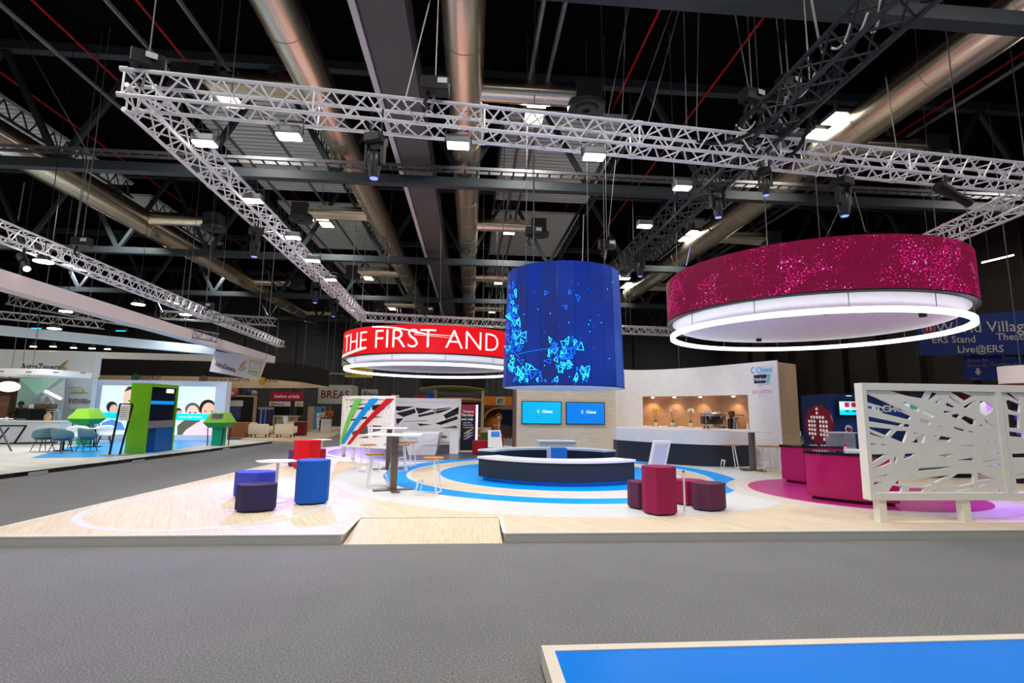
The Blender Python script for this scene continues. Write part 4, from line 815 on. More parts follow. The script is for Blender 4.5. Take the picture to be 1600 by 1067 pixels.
for (a0, z0, a1, z1, k, wd) in ((192, .02, 232, .2, .05, .05), (192, .05, 228, .24, .07, .04), (236, .92, 268, .62, -.06, .05), (262, .66, 285, .6, .02, .02), (190, .1, 215, .14, .02, .02), (262, .6, 282, .52, 0, .012)):
    v = []; n = 16
    for i in range(n+1):
        q = i/n; a = math.radians(a0 + (a1-a0)*q); z = RZ0 + z0 + (z1-z0)*q - k*4*q*(1-q)
        for zz in (-wd/2, wd/2): v.append((RCC[0] + (RR+.012)*math.cos(a), RCC[1] + (RR+.012)*math.sin(a), min(z+zz, RZ1)))
    m.add(v, [(2*i, 2*i+2, 2*i+3, 2*i+1) for i in range(n)])
m.build('led_swoosh', M_txt, td)
# blue drum
BC = (2.42, 13.3); BZ0, BZ1, BR0, BR1 = 2.33, 5.36, 1.6, 1.51
t = thing('blue_drum_sign', 'tall dark blue LED drum with glowing cyan triangles hanging over the desk', 'hanging drum sign', (BC[0], BC[1], BZ0))
m = MB(); n = 24; rb = random.Random(5)
for i in range(n):
    m.cur = rb.choice((0, 0, 1, 0, 2)); v = []
    for a in (2*PI*i/n, 2*PI*(i+1)/n - .01):
        for r, z in ((BR0, BZ0), (BR1, BZ1), (BR1-.08, BZ1), (BR0-.08, BZ0)): v.append((BC[0] + r*math.cos(a), BC[1] + r*math.sin(a), z))
    m.add(v, [(0, 4, 5, 1), (1, 5, 6, 2), (2, 6, 7, 3), (3, 7, 4, 0), (0, 1, 2, 3), (7, 6, 5, 4)])
m.build('led_panels', [led_grad('blue_led', (0, 26, 104), (0, 54, 168), 1.0), led_grad('blue_led_pale', (22, 56, 140), (40, 82, 176), 1.0), led_grad('blue_led_violet', (10, 34, 108), (14, 46, 136), 1.0)], t)
MB().disc(BC, BR0-.02, BZ0-.02, BZ0+.02, 64).build('white_base', mat('stretched_white_fabric', (236, 236, 240), .6), t)
MB().arc(BC, BR0-.02, BR0+.01, 0, 360, BZ0-.02, BZ0, 64).build('lower_edge', M_blk, t)
for k in range(4): a = PI/4 + k*PI/2; q = (BC[0] + 1.3*math.cos(a), BC[1] + 1.3*math.sin(a)); MB().cyl((q[0], q[1], BZ1 - .1), (q[0], q[1], 13.4), .012, n=5).bar((q[0], q[1], BZ1 - .08), (BC[0] + 1.45*math.cos(a), BC[1] + 1.45*math.sin(a), BZ1 - .08), .03).build('hanger_wire', M_wire, t)
def bp(px, py, off=.012):
    """nearest hit of the viewing ray with the drum's side"""
    d = ray(px, py); k = (BR1-BR0)/(BZ1-BZ0)
    lo = None
    for i in range(1, 3000):
        s = 11 + i*.0015; q = ORG + d*(s/d.y); r = BR0 + (q.z-BZ0)*k
        if math.hypot(q.x-BC[0], q.y-BC[1]) <= r: lo = q; break
    if lo is None: return None
    r = BR0 + (lo.z-BZ0)*k + off; a = math.atan2(lo.y-BC[1], lo.x-BC[0]); return Vector((BC[0] + r*math.cos(a), BC[1] + r*math.sin(a), lo.z))
ms = [MB(), MB()]; rb = random.Random(11)
clusters = [(797, 460, 10, 40, 20), (800, 500, 12, 40, 24), (806, 545, 16, 34, 24), (815, 590, 20, 14, 14), (805, 575, 14, 20, 10), (868, 545, 14, 16, 12), (880, 565, 20, 18, 26), (905, 595, 16, 10, 12), (895, 540, 16, 12, 8), (868, 598, 10, 8, 8), (915, 580, 12, 16, 8), (840, 585, 14, 14, 6), (860, 470, 60, 40, 4)]
for cx, cy, sx, sy, k in clusters:
    for j in range(k):
        x, y = cx + rb.gauss(0, sx*.6), cy + rb.gauss(0, sy*.6); s = rb.uniform(3, 8); a0 = rb.uniform(0, 6.28)
        q = [bp(x + s*math.cos(a0 + a)*rb.uniform(.2, 1.2), y + s*math.sin(a0 + a)*rb.uniform(.5, 1.5)) for a in (0, 2.1, 3.9)]
        if any(p is None or p.z < BZ0+.04 or p.z > BZ1-.05 for p in q): continue
        mm = ms[0 if rb.random() < .4 else 1]
        for a, b in ((0, 1), (1, 2), (2, 0)): mm.bar(q[a], q[b], .016, .012)
for pl in ([(792, 562), (815, 552), (845, 546), (875, 543), (905, 545)], [(790, 520), (800, 545), (812, 560)]):
    q = [bp(*p) for p in pl]; q = [p for p in q if p]
    for a, b in zip(q, q[1:]): ms[1].bar(a, b, .025, .01)
for j in range(40):
    p = bp(rb.uniform(800, 962), rb.uniform(440, 600))
    if p: ms[j % 2].ball(p, .014, 6)
ms[0].build('bright_triangles', mat('cyan_glow', (40, 225, 255), .4, emit=1.0), t); ms[1].build('dim_triangles', mat('azure_glow', (10, 110, 235), .4, emit=.9), t)
# ---- magenta counters
M_mag = mat('magenta_laminate', (176, 0, 96), .35, coat=.2)
def mag(label, a0, a1, zt, r0=1.12, r1=1.72):
    t = thing('magenta_counter', label, 'counter', (MC[0] + r1*math.cos(math.radians((a0+a1)/2)), MC[1] + r1*math.sin(math.radians((a0+a1)/2)), PT), 'magenta counters')
    MB().arc(MC, r0+.02, r1-.02, a0+.5, a1-.5, PT+.07, zt-.05, 32).build('curved_body', M_mag, t, smooth=True)
    MB().arc(MC, r0, r1, a0, a1, zt-.05, zt, 32).build('black_top', M_black_gloss, t)
    MB().arc(MC, r0+.08, r1-.1, a0+2, a1-2, PT, PT+.07, 32).build('plinth', mat('dark_red_plinth', (70, 0, 36), .4), t)
mag('front magenta counter with a black gloss top, partly behind the lattice screen', 203, 253, 1.02); mag('rear magenta counter with a black gloss top, left of the front one', 62, 112, .99)
p = Y(1322, 699, 9.6); t = thing('white_tray', 'white brochure tray on the black counter top', 'tray', (p.x, 9.4, 1.02)); MB().bx(p.x-.18, p.x+.18, 9.15, 9.4, 1.02, 1.035).build('tray_base', M_white, t); MB().bx(p.x-.18, p.x+.18, 9.39, 9.4, 1.035, 1.06).build('tray_rim', M_white, t)
p = Y(1325, 696, 9.5); t = thing('inhaler', 'small white and red inhaler standing by the tray on the counter', 'inhaler', (p.x, 9.6, 1.02)); MB().bx(p.x-.02, p.x+.02, 9.56, 9.6, 1.02, 1.09).build('body', M_white, t, bevel=.006); MB().bx(p.x-.018, p.x+.018, 9.562, 9.598, 1.09, 1.15).build('red_cap', mat('red_plastic', (190, 20, 40), .4), t)
# coloured stage light on the deck
spot(Z(493, 462, 5.8) - Vector((0, .1, .45)), (-3.95, 8.9, 0), 3600, (.4, .26, 1), 27, .7); spot(Z(398, 388, 5.7) - Vector((0, -.1, .45)), (-4.1, 14.5, 0), 800, (1, .25, .3), 16, .8)
spot(Z(556, 522, 5.8) - Vector((0, .1, .5)), (-2.8, 18.2, 0), 3600, (.5, .34, 1), 44, .8)
for sx, sy in ((9.3, 9.6), (7.2, 9.6), (8.1, 13.6)): MB().cyl((sx, sy, 3.74), (sx, sy, 3.84), .07, n=14).build('soffit_spotlight', M_blk, tm)
spot((9.3, 9.58, 3.72), (9.9, 7.1, 0), 900, (.33, .1, 1), 66, .9); spot((4.6, 9.5, 5.2), (2.7, 10.5, .2), 800, (.5, .3, 1), 44, .9)

spot(Z(585, 262, 5.35) - Vector((0, -.15, .4)), (-2.2, 18.5, 1.2), 1500, (.9, .85, 1), 34, .8); spot(Z(1122, 330, 6.2) - Vector((0, -.15, .4)), (7.4, 15.8, 1.9), 2300, (1, .97, .93), 46, .8)  # key light added at two moving heads to brighten rear lattice and white wall
# ================================================================ people
M_skin = mat('skin', (150, 100, 76), .6); M_skind = mat('dark_skin', (84, 56, 42), .6)
def skinned(name, chain, edges, m, parent, root=0, sub=2):
    me = bpy.data.meshes.new(name); off = Vector((0, 0, 0)); p = parent
    while p is not None: off += p.location; p = p.parent
    me.from_pydata([tuple(Vector(c[0]) - off) for c in chain], edges, []); me.materials.append(m)
    o = bpy.data.objects.new(name, me); COL.objects.link(o); o.parent = parent
    o.modifiers.new('skin', 'SKIN').use_smooth_shade = True
    for i, v in enumerate(me.skin_vertices[0].data): v.radius = (chain[i][1], chain[i][1] if len(chain[i]) < 3 else chain[i][2]); v.use_root = (i == root)
    o.modifiers.new('sub', 'SUBSURF').levels = 1; o.modifiers['sub'].render_levels = 1
    return o
def person(label, loc, h, shirt, trousers, skin, hair, face, arms, bend=0, longc=False, vest=None):
    """loc: feet; face: heading of the nose; arms: 'face' / 'front' / 'down'"""
    t = thing('person', label, 'person', tuple(loc)); k = h/1.75
    R = Matrix.Rotation(face, 3, 'Z'); L = Vector(loc)
    def W(x, y, z): return L + R @ (Vector((x, y - bend*max(0, z-.9), z - .15*bend*max(0, z-.9)))*k)
    sh, hp = 1.43, .92
    if arms == 'face': el, ha = (.3, -.14, 1.16), (.06, -.2, 1.46)
    elif arms == 'front': el, ha = (.27, -.08, 1.13), (.12, -.34, 1.06)
    else: el, ha = (.27, .02, 1.12), (.26, -.05, .86)
    ch = [(W(0, 0, hp), .15*k, .11*k), (W(0, 0, 1.15), .14*k, .1*k), (W(0, 0, 1.38), .15*k, .1*k), (W(0, -.01, 1.5), .058*k), (W(0, -.02, 1.58), .08*k), (W(0, -.02, 1.66), .098*k), (W(0, -.0, 1.73), .075*k)]; ed = [(0, 1), (1, 2), (2, 3), (3, 4), (4, 5), (5, 6)]
    for s in (-1, 1):
        i = len(ch); ch += [(W(s*.19, 0, sh), .058*k), (W(s*el[0], el[1], el[2]), .044*k), (W(s*ha[0], ha[1], ha[2]), .03*k), (W(s*(ha[0]-.01), ha[1]-.05, ha[2]+.05), .032*k)]; ed += [(2, i), (i, i+1), (i+1, i+2), (i+2, i+3)]
        i = len(ch); ch += [(W(s*.1, 0, .86), .09*k), (W(s*.11, -.01, .48), .06*k), (W(s*.12, .01, .09), .042*k), (W(s*.13, -.14, .04), .036*k)]; ed += [(0, i), (i, i+1), (i+1, i+2), (i+2, i+3)]
    body = skinned('body', ch, ed, skin, t)
    f = MB(); f.ball(W(0, -.115, 1.635), .02*k, 8)
    for s in (-1, 1): f.ball(W(s*.1, -.01, 1.64), (.016*k, .03*k, .035*k), 8)
    f.build('nose_and_ears', skin, t, smooth=True)
    m = MB(); m.cur = 0
    for s in (-1, 1): m.ball(W(s*.035, -.108, 1.665), .013*k, 8)
    m.build('eyes', M_blk, t); MB().bar(W(-.025, -.112, 1.59), W(.025, -.112, 1.59), .012).build('mouth', mat('lips', (120, 60, 56), .5), t)
    hb = MB().ball(W(0, .012, 1.7), (.108*k, .115*k, .095*k), 14)
    if longc: hb.ball(W(0, .06, 1.6), (.1*k, .07*k, .14*k), 12)
    hb.build('hair', hair, t, smooth=True)
    s2 = [(W(0, 0, hp - .05), .17*k, .13*k), (W(0, 0, 1.15), .16*k, .12*k), (W(0, 0, 1.38), .165*k, .115*k), (W(0, 0, 1.47), .075*k)]; e2 = [(0, 1), (1, 2), (2, 3)]
    for s in (-1, 1):
        i = len(s2); w_ = Vector(el).lerp(Vector(ha), .75); s2 += [(W(s*.19, 0, sh), .072*k), (W(s*el[0], el[1], el[2]), .058*k), (W(s*w_.x, w_.y, w_.z), .045*k)]; e2 += [(2, i), (i, i+1), (i+1, i+2)]
    skinned('jacket' if longc else 'shirt', s2, e2, shirt, t)
    if vest: skinned('waistcoat', [(W(0, 0, hp - .02), .178*k, .138*k), (W(0, 0, 1.15), .168*k, .13*k), (W(0, 0, 1.36), .17*k, .125*k)], [(0, 1), (1, 2)], vest, t)
    s3 = [(W(0, 0, .93), .16*k, .125*k)]; e3 = []
    for s in (-1, 1): i = len(s3); s3 += [(W(s*.1, 0, .84), .1*k), (W(s*.11, -.01, .48), .076*k), (W(s*.12, .01, .12), .066*k)]; e3 += [(0, i), (i, i+1), (i+1, i+2)]
    skinned('trousers', s3, e3, trousers, t)
    sm = MB()
    for s in (-1, 1): sm.ball(W(s*.125, -.08, .045), (.055*k, .14*k, .05*k), 10)
    sm.build('shoes', M_blk, t, smooth=True); return t
# ================================================================ left stand
LZ = .1
t = thing('left_stand_platform', 'left stand platform with pale boards, a black edge and a blue floor patch', 'platform', (-16, 15, 0))
def LZp(px, py): p = Z(px, py, LZ); return (p.x, p.y)
e1, e2 = LZp(0, 741.5), LZp(424, 689.5); dd = ((e2[0]-e1[0])/(e2[1]-e1[1])); el = (e1[0] - dd*(e1[1]-4), 4); er = e2
MB().prism([(-34, 4), el, er, (er[0]-1.2, 26.5), (-34, 26.5)], 0, LZ).build('deck', wood('white_washed_boards', (214, 212, 206), (196, 194, 188), (.3, 2.2), rot=.3), t)
MB().bar((el[0]+.02, el[1], LZ/2), (er[0]+.02, er[1], LZ/2), .04, LZ).build('black_edge', M_black_gloss, t)
m = MB()
for px, py in ((57, 735), (214, 717), (352, 698.5)): p = LZp(px, py+1); m.box((p[0]+.04, p[1], LZ/2), (.02, .5, LZ*.9), math.atan(-dd))
m.build('edge_reflector', mat('polished_strip', (230, 235, 245), .1, .9), t)
MB().prism([LZp(*p) for p in ((47, 716), (170, 714), (245, 707), (352, 689.5), (300, 686.5), (180, 687), (108, 698))], LZ, LZ+.003).build('blue_patch', mat('sky_blue_vinyl', (30, 160, 235), .3), t)
# walls of the left stand
M_pale = mat('pale_wall_panel', (206, 214, 222), .5)
t = thing('led_wall', 'white framed wall with a big lit portrait screen on the left stand', 'exhibition wall', (-15, 26.3, LZ))
a, b = Y(143, 592, 26), Y(355, 597, 26); c0, c1 = Y(160, 600, 26), Y(337, 606, 26); zb, zt_ = .35, c1.z + .05
MB().bx(a.x, c0.x, 26, 26.5, LZ, 2.95).bx(c1.x, b.x, 26, 26.5, LZ, 2.95).bx(c0.x, c1.x, 26, 26.5, zt_, 2.95).bx(c0.x, c1.x, 26, 26.5, LZ, zb).bx(c0.x, c1.x, 26.1, 26.5, zb, zt_).build('white_frame', mat('lit_white_frame', (222, 230, 245), .4), t)
MB().bx(c0.x, c1.x, 26.04, 26.1, zb, zt_).build('display', mat('pale_screen', (205, 238, 255), .3, emit=.9, var=0), t)
def pic(name, pl, col, layer):
    m = mat('pic_%d_%d_%d' % col, col, .3, emit=.75, var=0)
    q = [Y(px, py, 26.04 - .004*layer) for px, py in pl]; q = [(min(max(p.x, c0.x), c1.x), min(max(p.z, zb), zt_)) for p in q]
    return MB().raw(plate(q, [], .0015), lambda p: Vector((p.x, 26.04 - .004*layer + p.z, p.y))).build(name, m, t)
def ell(cx, cy, rx, ry, n=20, a0=0, a1=6.2832): return [(cx + rx*math.cos(a0 + (a1-a0)*i/n), cy + ry*math.sin(a0 + (a1-a0)*i/n)) for i in range(n)]
pic('picture_man_hair', ell(301, 640, 12, 11), (95, 80, 70), 1); pic('picture_man_face', ell(301, 646, 10, 13), (225, 190, 175), 2)
pic('picture_man_jacket', [(276, 684), (277, 665), (288, 656), (312, 656), (318, 684)], (92, 88, 70), 3)
pic('picture_woman_hair', ell(325, 638, 13.5, 14), (30, 22, 22), 4); pic('picture_woman_face', ell(326, 643, 11, 14), (228, 178, 150), 5)
pic('picture_woman_shirt', [(284, 686), (290, 672), (308, 660), (318, 657), (337, 657), (337, 686)], (250, 200, 205), 6)
pic('picture_boy_hair', ell(279, 643, 5, 6), (80, 50, 40), 1); pic('picture_boy_face', ell(280, 648, 4.5, 7), (215, 170, 150), 2)
pic('picture_girl_hair', ell(175, 636, 9, 9), (40, 28, 26), 2); pic('picture_girl_face', ell(178, 641, 7, 9), (220, 180, 160), 3); pic('picture_girl_shirt', [(153, 672), (160, 660), (175, 655), (190, 660), (196, 672)], (90, 140, 215), 4)
pic('picture_face_close', [(194, 645), (192, 620), (196, 604), (214, 602), (214, 665), (200, 662)], (232, 196, 178), 1); pic('picture_brow', [(194, 612), (200, 604), (214, 602), (214, 608), (203, 609)], (70, 45, 38), 2)
for cx, cy in ((202, 626), (321, 642.5), (331, 642.5), (297, 644.5), (305, 644.5)): pic('picture_eye', ell(cx, cy, 1.9, 1.0, 8), (60, 40, 40), 6)
pic('picture_cyan_band', [(154, 653), (154, 644), (205, 645), (205, 654)], (0, 215, 240), 7); pic('picture_cyan_band', [(275, 656), (275, 646), (333, 647), (333, 653), (308, 657)], (0, 215, 240), 7)
MB().raw(text('every day counts', .16, .001, 0, 'LEFT'), facing(Y(279, 652.5, 26.0), (1, 0, 0))).build('picture_caption', mat('caption_white', (240, 250, 255), .4, emit=.8), t)
# text wall, header wall
a, b = Y(92, 590, 25.4), Y(144, 592, 25.4)
t = thing('text_wall', 'pale wall panel with a green framed word and small print, left of the portrait screen', 'exhibition wall', ((a.x+b.x)/2, 25.5, LZ))
MB().bx(a.x, b.x+.05, 25.4, 25.7, LZ, 3.05).build('panel', M_pale, t)
M_lime = mat('lime_ink', (180, 200, 90), .5); M_gold = mat('gold_ink', (196, 140, 40), .5); M_ink = mat('dark_ink', (60, 34, 56), .5)
def words(nm, s, px, py, y, size, m, parent, align='LEFT', sx=1.0, bold=.0): return MB().raw(text(s, size, .002, bold, align, sx), facing(Y(px, py, y-.006), (1, 0, 0))).build(nm, m, parent)
words('green_word', 'Fasenra', 110.5, 611.5, 25.4, .25, M_lime, t, sx=.8)
def box_outline(px0, py0, px1, py1, y, wd, m, parent, nm):
    p, q = Y(px0, py0, y-.006), Y(px1, py1, y-.006); o = [(p.x, q.z), (q.x, q.z), (q.x, p.z), (p.x, p.z)]; i_ = [(p.x+wd, q.z+wd), (q.x-wd, q.z+wd), (q.x-wd, p.z-wd), (p.x+wd, p.z-wd)]
    return MB().raw(plate(o, [i_], .002), lambda v: Vector((v.x, y-.006+v.z, v.y))).build(nm, m, parent)
box_outline(108, 604.5, 129, 615.5, 25.4, .03, M_lime, t, 'green_box'); words('word_caption', 'benralizumab 30 mg', 111, 614, 25.4, .09, M_ink, t)
for i, (s, mm) in enumerate((('It is time, move', M_ink), ('to the unexpected', M_ink), ('in severe asthma', M_gold))): words('slogan_line', s, 107, 624.8 + i*3, 25.4, .13, mm, t, bold=.003)
for i in range(3): words('small_print', 'prescribing information is available here', 106, 639 + i*1.7, 25.4, .05, mat('grey_ink', (150, 156, 164), .5), t)
p, q = Y(-60, 548, 25.6), Y(151, 548, 25.6)
t = thing('header_wall', 'white header wall with dark company lettering and a golden loop, at left', 'exhibition wall', ((p.x+q.x)/2, 25.8, LZ))
zb_ = Y(100, 590, 25.6).z; MB().bx(p.x, q.x-.25, 25.75, 26, LZ, 3.1).bx(p.x, q.x, 25.6, 26, 3.06, Y(100, 549, 25.6).z).build('panel', mat('header_white', (226, 228, 228), .5), t)
words('header_letters', 'AstraZeneca', 32, 577.5, 25.6, .44, M_ink, t, sx=.77, bold=.006)
def loop(px, py, y, s, parent):
    c = Y(px, py, y); P = lambda x, z: (c.x + x*s, y-.02, c.z + z*s)
    return MB().tube([P(-.5, -.5), P(0, .15), P(.42, .8), P(.05, .5), P(-.42, .1), P(0, -.1), P(.45, -.2), P(.1, -.55), P(-.5, -.5)], .06*s, 6).build('golden_loop', M_gold, parent)
loop(99.5, 572.5, 25.6, .36, t)
a, b = Y(-40, 578, 22), Y(100, 588, 22)
t = thing('canopy_shelf', 'thin white canopy over the coffee counter at the left edge', 'canopy', ((a.x+b.x)/2, 22, b.z)); MB().bx(a.x, b.x, 21.2, 23.5, b.z, b.z+.24).build('slab', M_white, t)
m = MB()
for i in range(5): m.bx(a.x+.6+i*1.0, a.x+.8+i*1.0, 21.19, 21.2, b.z+.09, b.z+.13)
m.build('slots', M_grey, t)
for px in (18, 34, 50): q = Y(px, 578, 22.3); MB().cyl(q, q+Vector((0, 0, 3)), .012, n=5).build('hanger_wire', M_wire, t)
# coffee bar back
a, b = Y(-40, 600, 25.3), Y(31, 600, 25.3); t = thing('bar_back_wall', 'brown wood back wall behind the person at the left edge', 'exhibition wall', ((a.x+b.x)/2, 25.4, LZ)); MB().bx(a.x, b.x, 25.3, 25.5, LZ, 2.9).build('dark_panel', mat('dark_brown', (66, 48, 40), .6), t)
MB().bx(a.x, b.x-.3, 25.22, 25.3, LZ, 2.1).build('wood_panel', wood('brown_wood', (138, 100, 78), (120, 86, 68), (.25, 2), axis='xz'), t)
a, b = Y(31, 592, 24.9), Y(100, 590, 24.9); t = thing('green_facet_wall', 'mint green facetted translucent wall beside the coffee counter', 'exhibition wall', ((a.x+b.x)/2, 24.9, LZ)); zb_ = Y(60, 655, 24.9).z
Q = lambda px, py, dy=0: tuple(Y(px, py, 24.9 + dy))
ctr = Q(62, 622, -.35)
m = [Q(31, 591), Q(66, 591), Q(100, 589), Q(98, 625), Q(90, 690), Q(20, 690), Q(24, 640)]
for k, cc in enumerate(((150, 210, 190), (178, 216, 206), (205, 214, 216), (176, 188, 194), (188, 200, 204), (160, 205, 190), (172, 214, 200))): MB().add([m[k], m[(k+1) % 7], ctr, tuple(Vector(m[k]) + Vector((0, .08, 0))), tuple(Vector(m[(k+1) % 7]) + Vector((0, .08, 0))), tuple(Vector(ctr) + Vector((0, .08, 0)))], [(0, 1, 2), (3, 5, 4), (0, 3, 4, 1), (1, 4, 5, 2), (2, 5, 3, 0)]).build('facet', mat('facet_%d' % k, cc, .35), t)
for p, q in (((38, 638), (68, 614)), ((65, 634), (76, 620)), ((76, 620), (90, 645)), ((76, 609), (100, 590)), ((90, 645), (88, 690))): MB().bar(Y(*p, 24.3), Y(*q, 24.3), .13, .1).build('angled_beam', mat('grey_white_beam', (176, 184, 186), .5), t)
MB().bar(Y(71, 611, 24.2), Y(95, 623, 24.2), .09).build('light_bar', mat('lit_bar', (255, 255, 255), .3, emit=2), t)
# coffee counter
a, b = Y(-50, 690, 22.6), Y(89, 690, 22.6); zt_ = Y(60, 657, 22.6).z
t = thing('coffee_counter', 'white coffee counter at the left edge with a dark framed front', 'counter', ((a.x+b.x)/2, 22.9, LZ)); MB().bx(a.x, b.x, 22.6, 23.3, LZ, zt_-.05).build('body', mat('pale_counter', (214, 220, 228), .4), t); MB().bx(a.x, b.x+.02, 22.55, 23.35, zt_-.05, zt_).build('worktop', M_white, t)
m = MB()
for p, q in (((0, 665), (41, 665)), ((41, 665), (22, 693)), ((0, 693), (90, 691))): m.bar(Y(*p, 22.58), Y(*q, 22.58), .05)
m.build('front_frame', M_blk, t); MB().bx(a.x, Y(41, 665, 22.6).x, 22.56, 22.6, zt_-.25, zt_-.06).build('front_rail', M_pale, t)
def ctop(px, y=22.9): return Vector((Y(px, 657, y).x, y, zt_))
p = ctop(33); t = thing('coffee_machine', 'black coffee machine on the left coffee counter', 'coffee machine', tuple(p)); MB().bx(p.x, p.x+1.05, 22.7, 23.15, p.z, p.z+.48).build('body', M_blk, t, bevel=.02); MB().bx(p.x+.5, p.x+1.0, 22.69, 22.7, p.z+.06, p.z+.42).build('dark_glass', mat('green_black_glass', (18, 34, 32), .15), t); MB().bx(p.x+.05, p.x+.4, 22.6, 22.7, p.z, p.z+.08).build('drip_tray', M_grey, t)
p = ctop(55); tag(MB().bx(p.x, p.x+.65, 22.75, 23.1, p.z+.482, p.z+.69).build('wicker_box', wood('wicker', (130, 110, 84), (96, 80, 60), (.03, .09), axis='xz', grain=3)), 'brown slatted box on top of the black coffee machine', 'box')
p = ctop(45); tag(MB().prism([(p.x, 22.8), (p.x+.2, 22.8), (p.x+.2, 23), (p.x, 23)], p.z+.482, p.z+.66).build('paper_bag', M_white, bevel=.01), 'white paper bag on the coffee machine next to the person', 'bag')
p = ctop(74, 22.75); tag(MB().lathe([(.001, 0), (.11, 0), (.14, .14), (.1, .26), (.06, .3), (.05, .34), (.001, .34)], p, 14).build('biscuit_jar', mat('tan_jar', (196, 160, 110), .5), smooth=True), 'tan jar standing right of the coffee machine', 'jar')
for i in range(4): q = p + Vector((0, .12, .36 + .04*i)); tag(MB().lathe([(.02, 0), (.16, .02), (.17, .035), (.02, .03)], q, 16).build('bowl', M_blk if i % 2 else M_white), '%s bowl of the small black and white stack behind the tan jar' % ORD[i], 'bowl', 'stacked bowls')
p = ctop(10, 22.7); tag(MB().lathe([(.001, 0), (.04, 0), (.05, .13), (.001, .13)], p, 12).build('paper_cup', M_white), 'white paper cup at the left end of the coffee counter', 'cup')
person('person in a black shirt standing behind the left coffee counter, hands raised to the face', (Y(26, 680, 23.9).x, 23.9, LZ), 1.72, mat('black_cotton', (20, 20, 24), .9), mat('black_trousers', (22, 22, 26), .9), M_skind, M_blk, .35, 'face')
p = Y(13.5, 604, 22.5); t = thing('globe_lamp', 'glowing white paper globe lamp at the left edge', 'pendant lamp', tuple(p)); MB().ball(p, (.36, .36, .22), 20).build('paper_shade', mat('lit_paper', (255, 240, 222), .6, emit=1.3), t, smooth=True); MB().cyl(p + Vector((0, 0, .2)), p + Vector((0, 0, .5)), .012, n=6).build('cord', M_blk, t)
t = thing('trestle', 'thin black trestle table frame at the left edge', 'table', tuple(Z(5, 700, LZ))); q0, q1, q2, q3 = Z(18, 705, LZ), Y(-6, 655, 20.2), Z(-16, 703, LZ), Y(14, 668, 20.2); MB().bar(q0, q1, .04).build('leg', M_blk, t); MB().bar(q2, q3, .04).build('leg', M_blk, t); MB().box(q1 + Vector((-.1, 0, .02)), (.9, .6, .03)).build('tabletop', M_white, t)
# green tower, kiosks
M_lgreen = mat('leaf_green', (112, 180, 20), .4); M_dgreen = mat('deep_green', (20, 160, 70), .4); M_deepblue = mat('deep_blue_panel', (0, 92, 176), .35)
p0, p1, p2 = Z(194, 708, LZ), Z(224, 709, LZ), Z(270, 702.5, LZ); zt_ = 2.5
dv = (p2 - p1); dv.z = 0; wv = (p0 - p1); wv.z = 0
t = thing('green_tower', 'tall green display tower with dark shelves and a blue inside on the left stand', 'display tower', tuple(p1)); th = .12
def tp(u, v): q = p1 + wv*u + dv*v; return (q.x, q.y)
MB().prism([tp(0, 0), tp(1, 0), tp(1, .06), tp(0, .06)], LZ, zt_).build('green_side', M_lgreen, t); MB().prism([tp(0, .06), tp(1, .06), tp(1, 1), tp(0, 1)], zt_-.12, zt_).build('green_top', M_lgreen, t); MB().prism([tp(0, .95), tp(.5, .95), tp(.5, 1), tp(0, 1)], LZ, zt_-.12).build('green_edge', M_lgreen, t)
MB().prism([tp(.05, .35), tp(.6, .35), tp(.6, .95), tp(.05, .95)], LZ, .95).build('blue_base', M_deepblue, t); MB().prism([tp(.02, .06), tp(.9, .06), tp(.9, .95), tp(.02, .95)], .95, 1.2).build('grey_drawer', mat('grey_lilac', (128, 124, 134), .4), t)
MB().prism([tp(.1, .06), tp(.9, .06), tp(.9, .95), tp(.1, .95)], 1.2, zt_-.12).build('dark_glass_case', mat('smoked_glass', (22, 30, 50), .12), t); MB().prism([tp(.05, .06), tp(.12, .06), tp(.12, .9), tp(.05, .9)], 1.78, 1.9).build('lit_blue_shelf', mat('lit_blue_band', (0, 140, 240), .3, emit=.7), t)
MB().prism([tp(.06, .62), tp(.098, .62), tp(.098, .86), tp(.06, .86)], 2.2, 2.34).build('lit_label', mat('lit_label', (255, 255, 255), .3, emit=1.2), t)
def gem(px, py, y, wd, label, scr):
    c = Y(px, py, y); t = thing('gem_kiosk', label, 'kiosk', (c.x, c.y, LZ), 'green facetted kiosks'); a = wd/2
    top = [(-a*.55, -.1, .48), (a*.5, -.1, .48), (a*.55, .5, .5), (-a*.5, .5, .5)]; mid = [(-a, -.3, .08), (a, -.3, .08), (a, .7, .08), (-a, .7, .08)]; bot = [(-a*.7, -.12, -.14), (a*.7, -.12, -.14), (a*.7, .5, -.14), (-a*.7, .5, -.14)]
    o = lambda L_: [tuple(Vector(q) + c) for q in L_]
    MB().add(o(mid) + o(top), [(0, 1, 5, 4), (1, 2, 6, 5), (2, 3, 7, 6), (3, 0, 4, 7), (4, 5, 6, 7)]).build('lime_facets', mat('lime_facet', (140, 200, 50), .4), t); MB().add(o(bot) + o(mid), [(0, 1, 5, 4), (1, 2, 6, 5), (2, 3, 7, 6), (3, 0, 4, 7), (3, 2, 1, 0)]).build('green_facets', M_dgreen, t)
    s = Vector((-a*.38 if scr else -a*.78, -.235, .24)) + c; e = Vector((a*.95, 0, 0)) if scr else Vector((a*.12, .0, .1)); f = Vector((-.0, .125, .25)) if scr else Vector((a*.25, .05, .17))
    MB().add([s, s+e, s+e+f*.8, s+f*.8], [(0, 1, 2, 3)]).build('screen', mat('dark_screen', (22, 30, 44), .2), t)
    zb = c.z - .14
    MB().prism([(c.x-a*.42, c.y), (c.x+a*.42, c.y), (c.x+a*.42, c.y+.4), (c.x-a*.42, c.y+.4)], LZ, zb).build('teal_core', mat('teal_glass', (20, 170, 130), .2), t)
    for s_ in (-1, 1):
        for yy in (-.12, .5): MB().bar((c.x+s_*a*.7, c.y+yy, zb), (c.x+s_*a*.6, c.y+yy, LZ), .03).build('leg', M_blk, t)
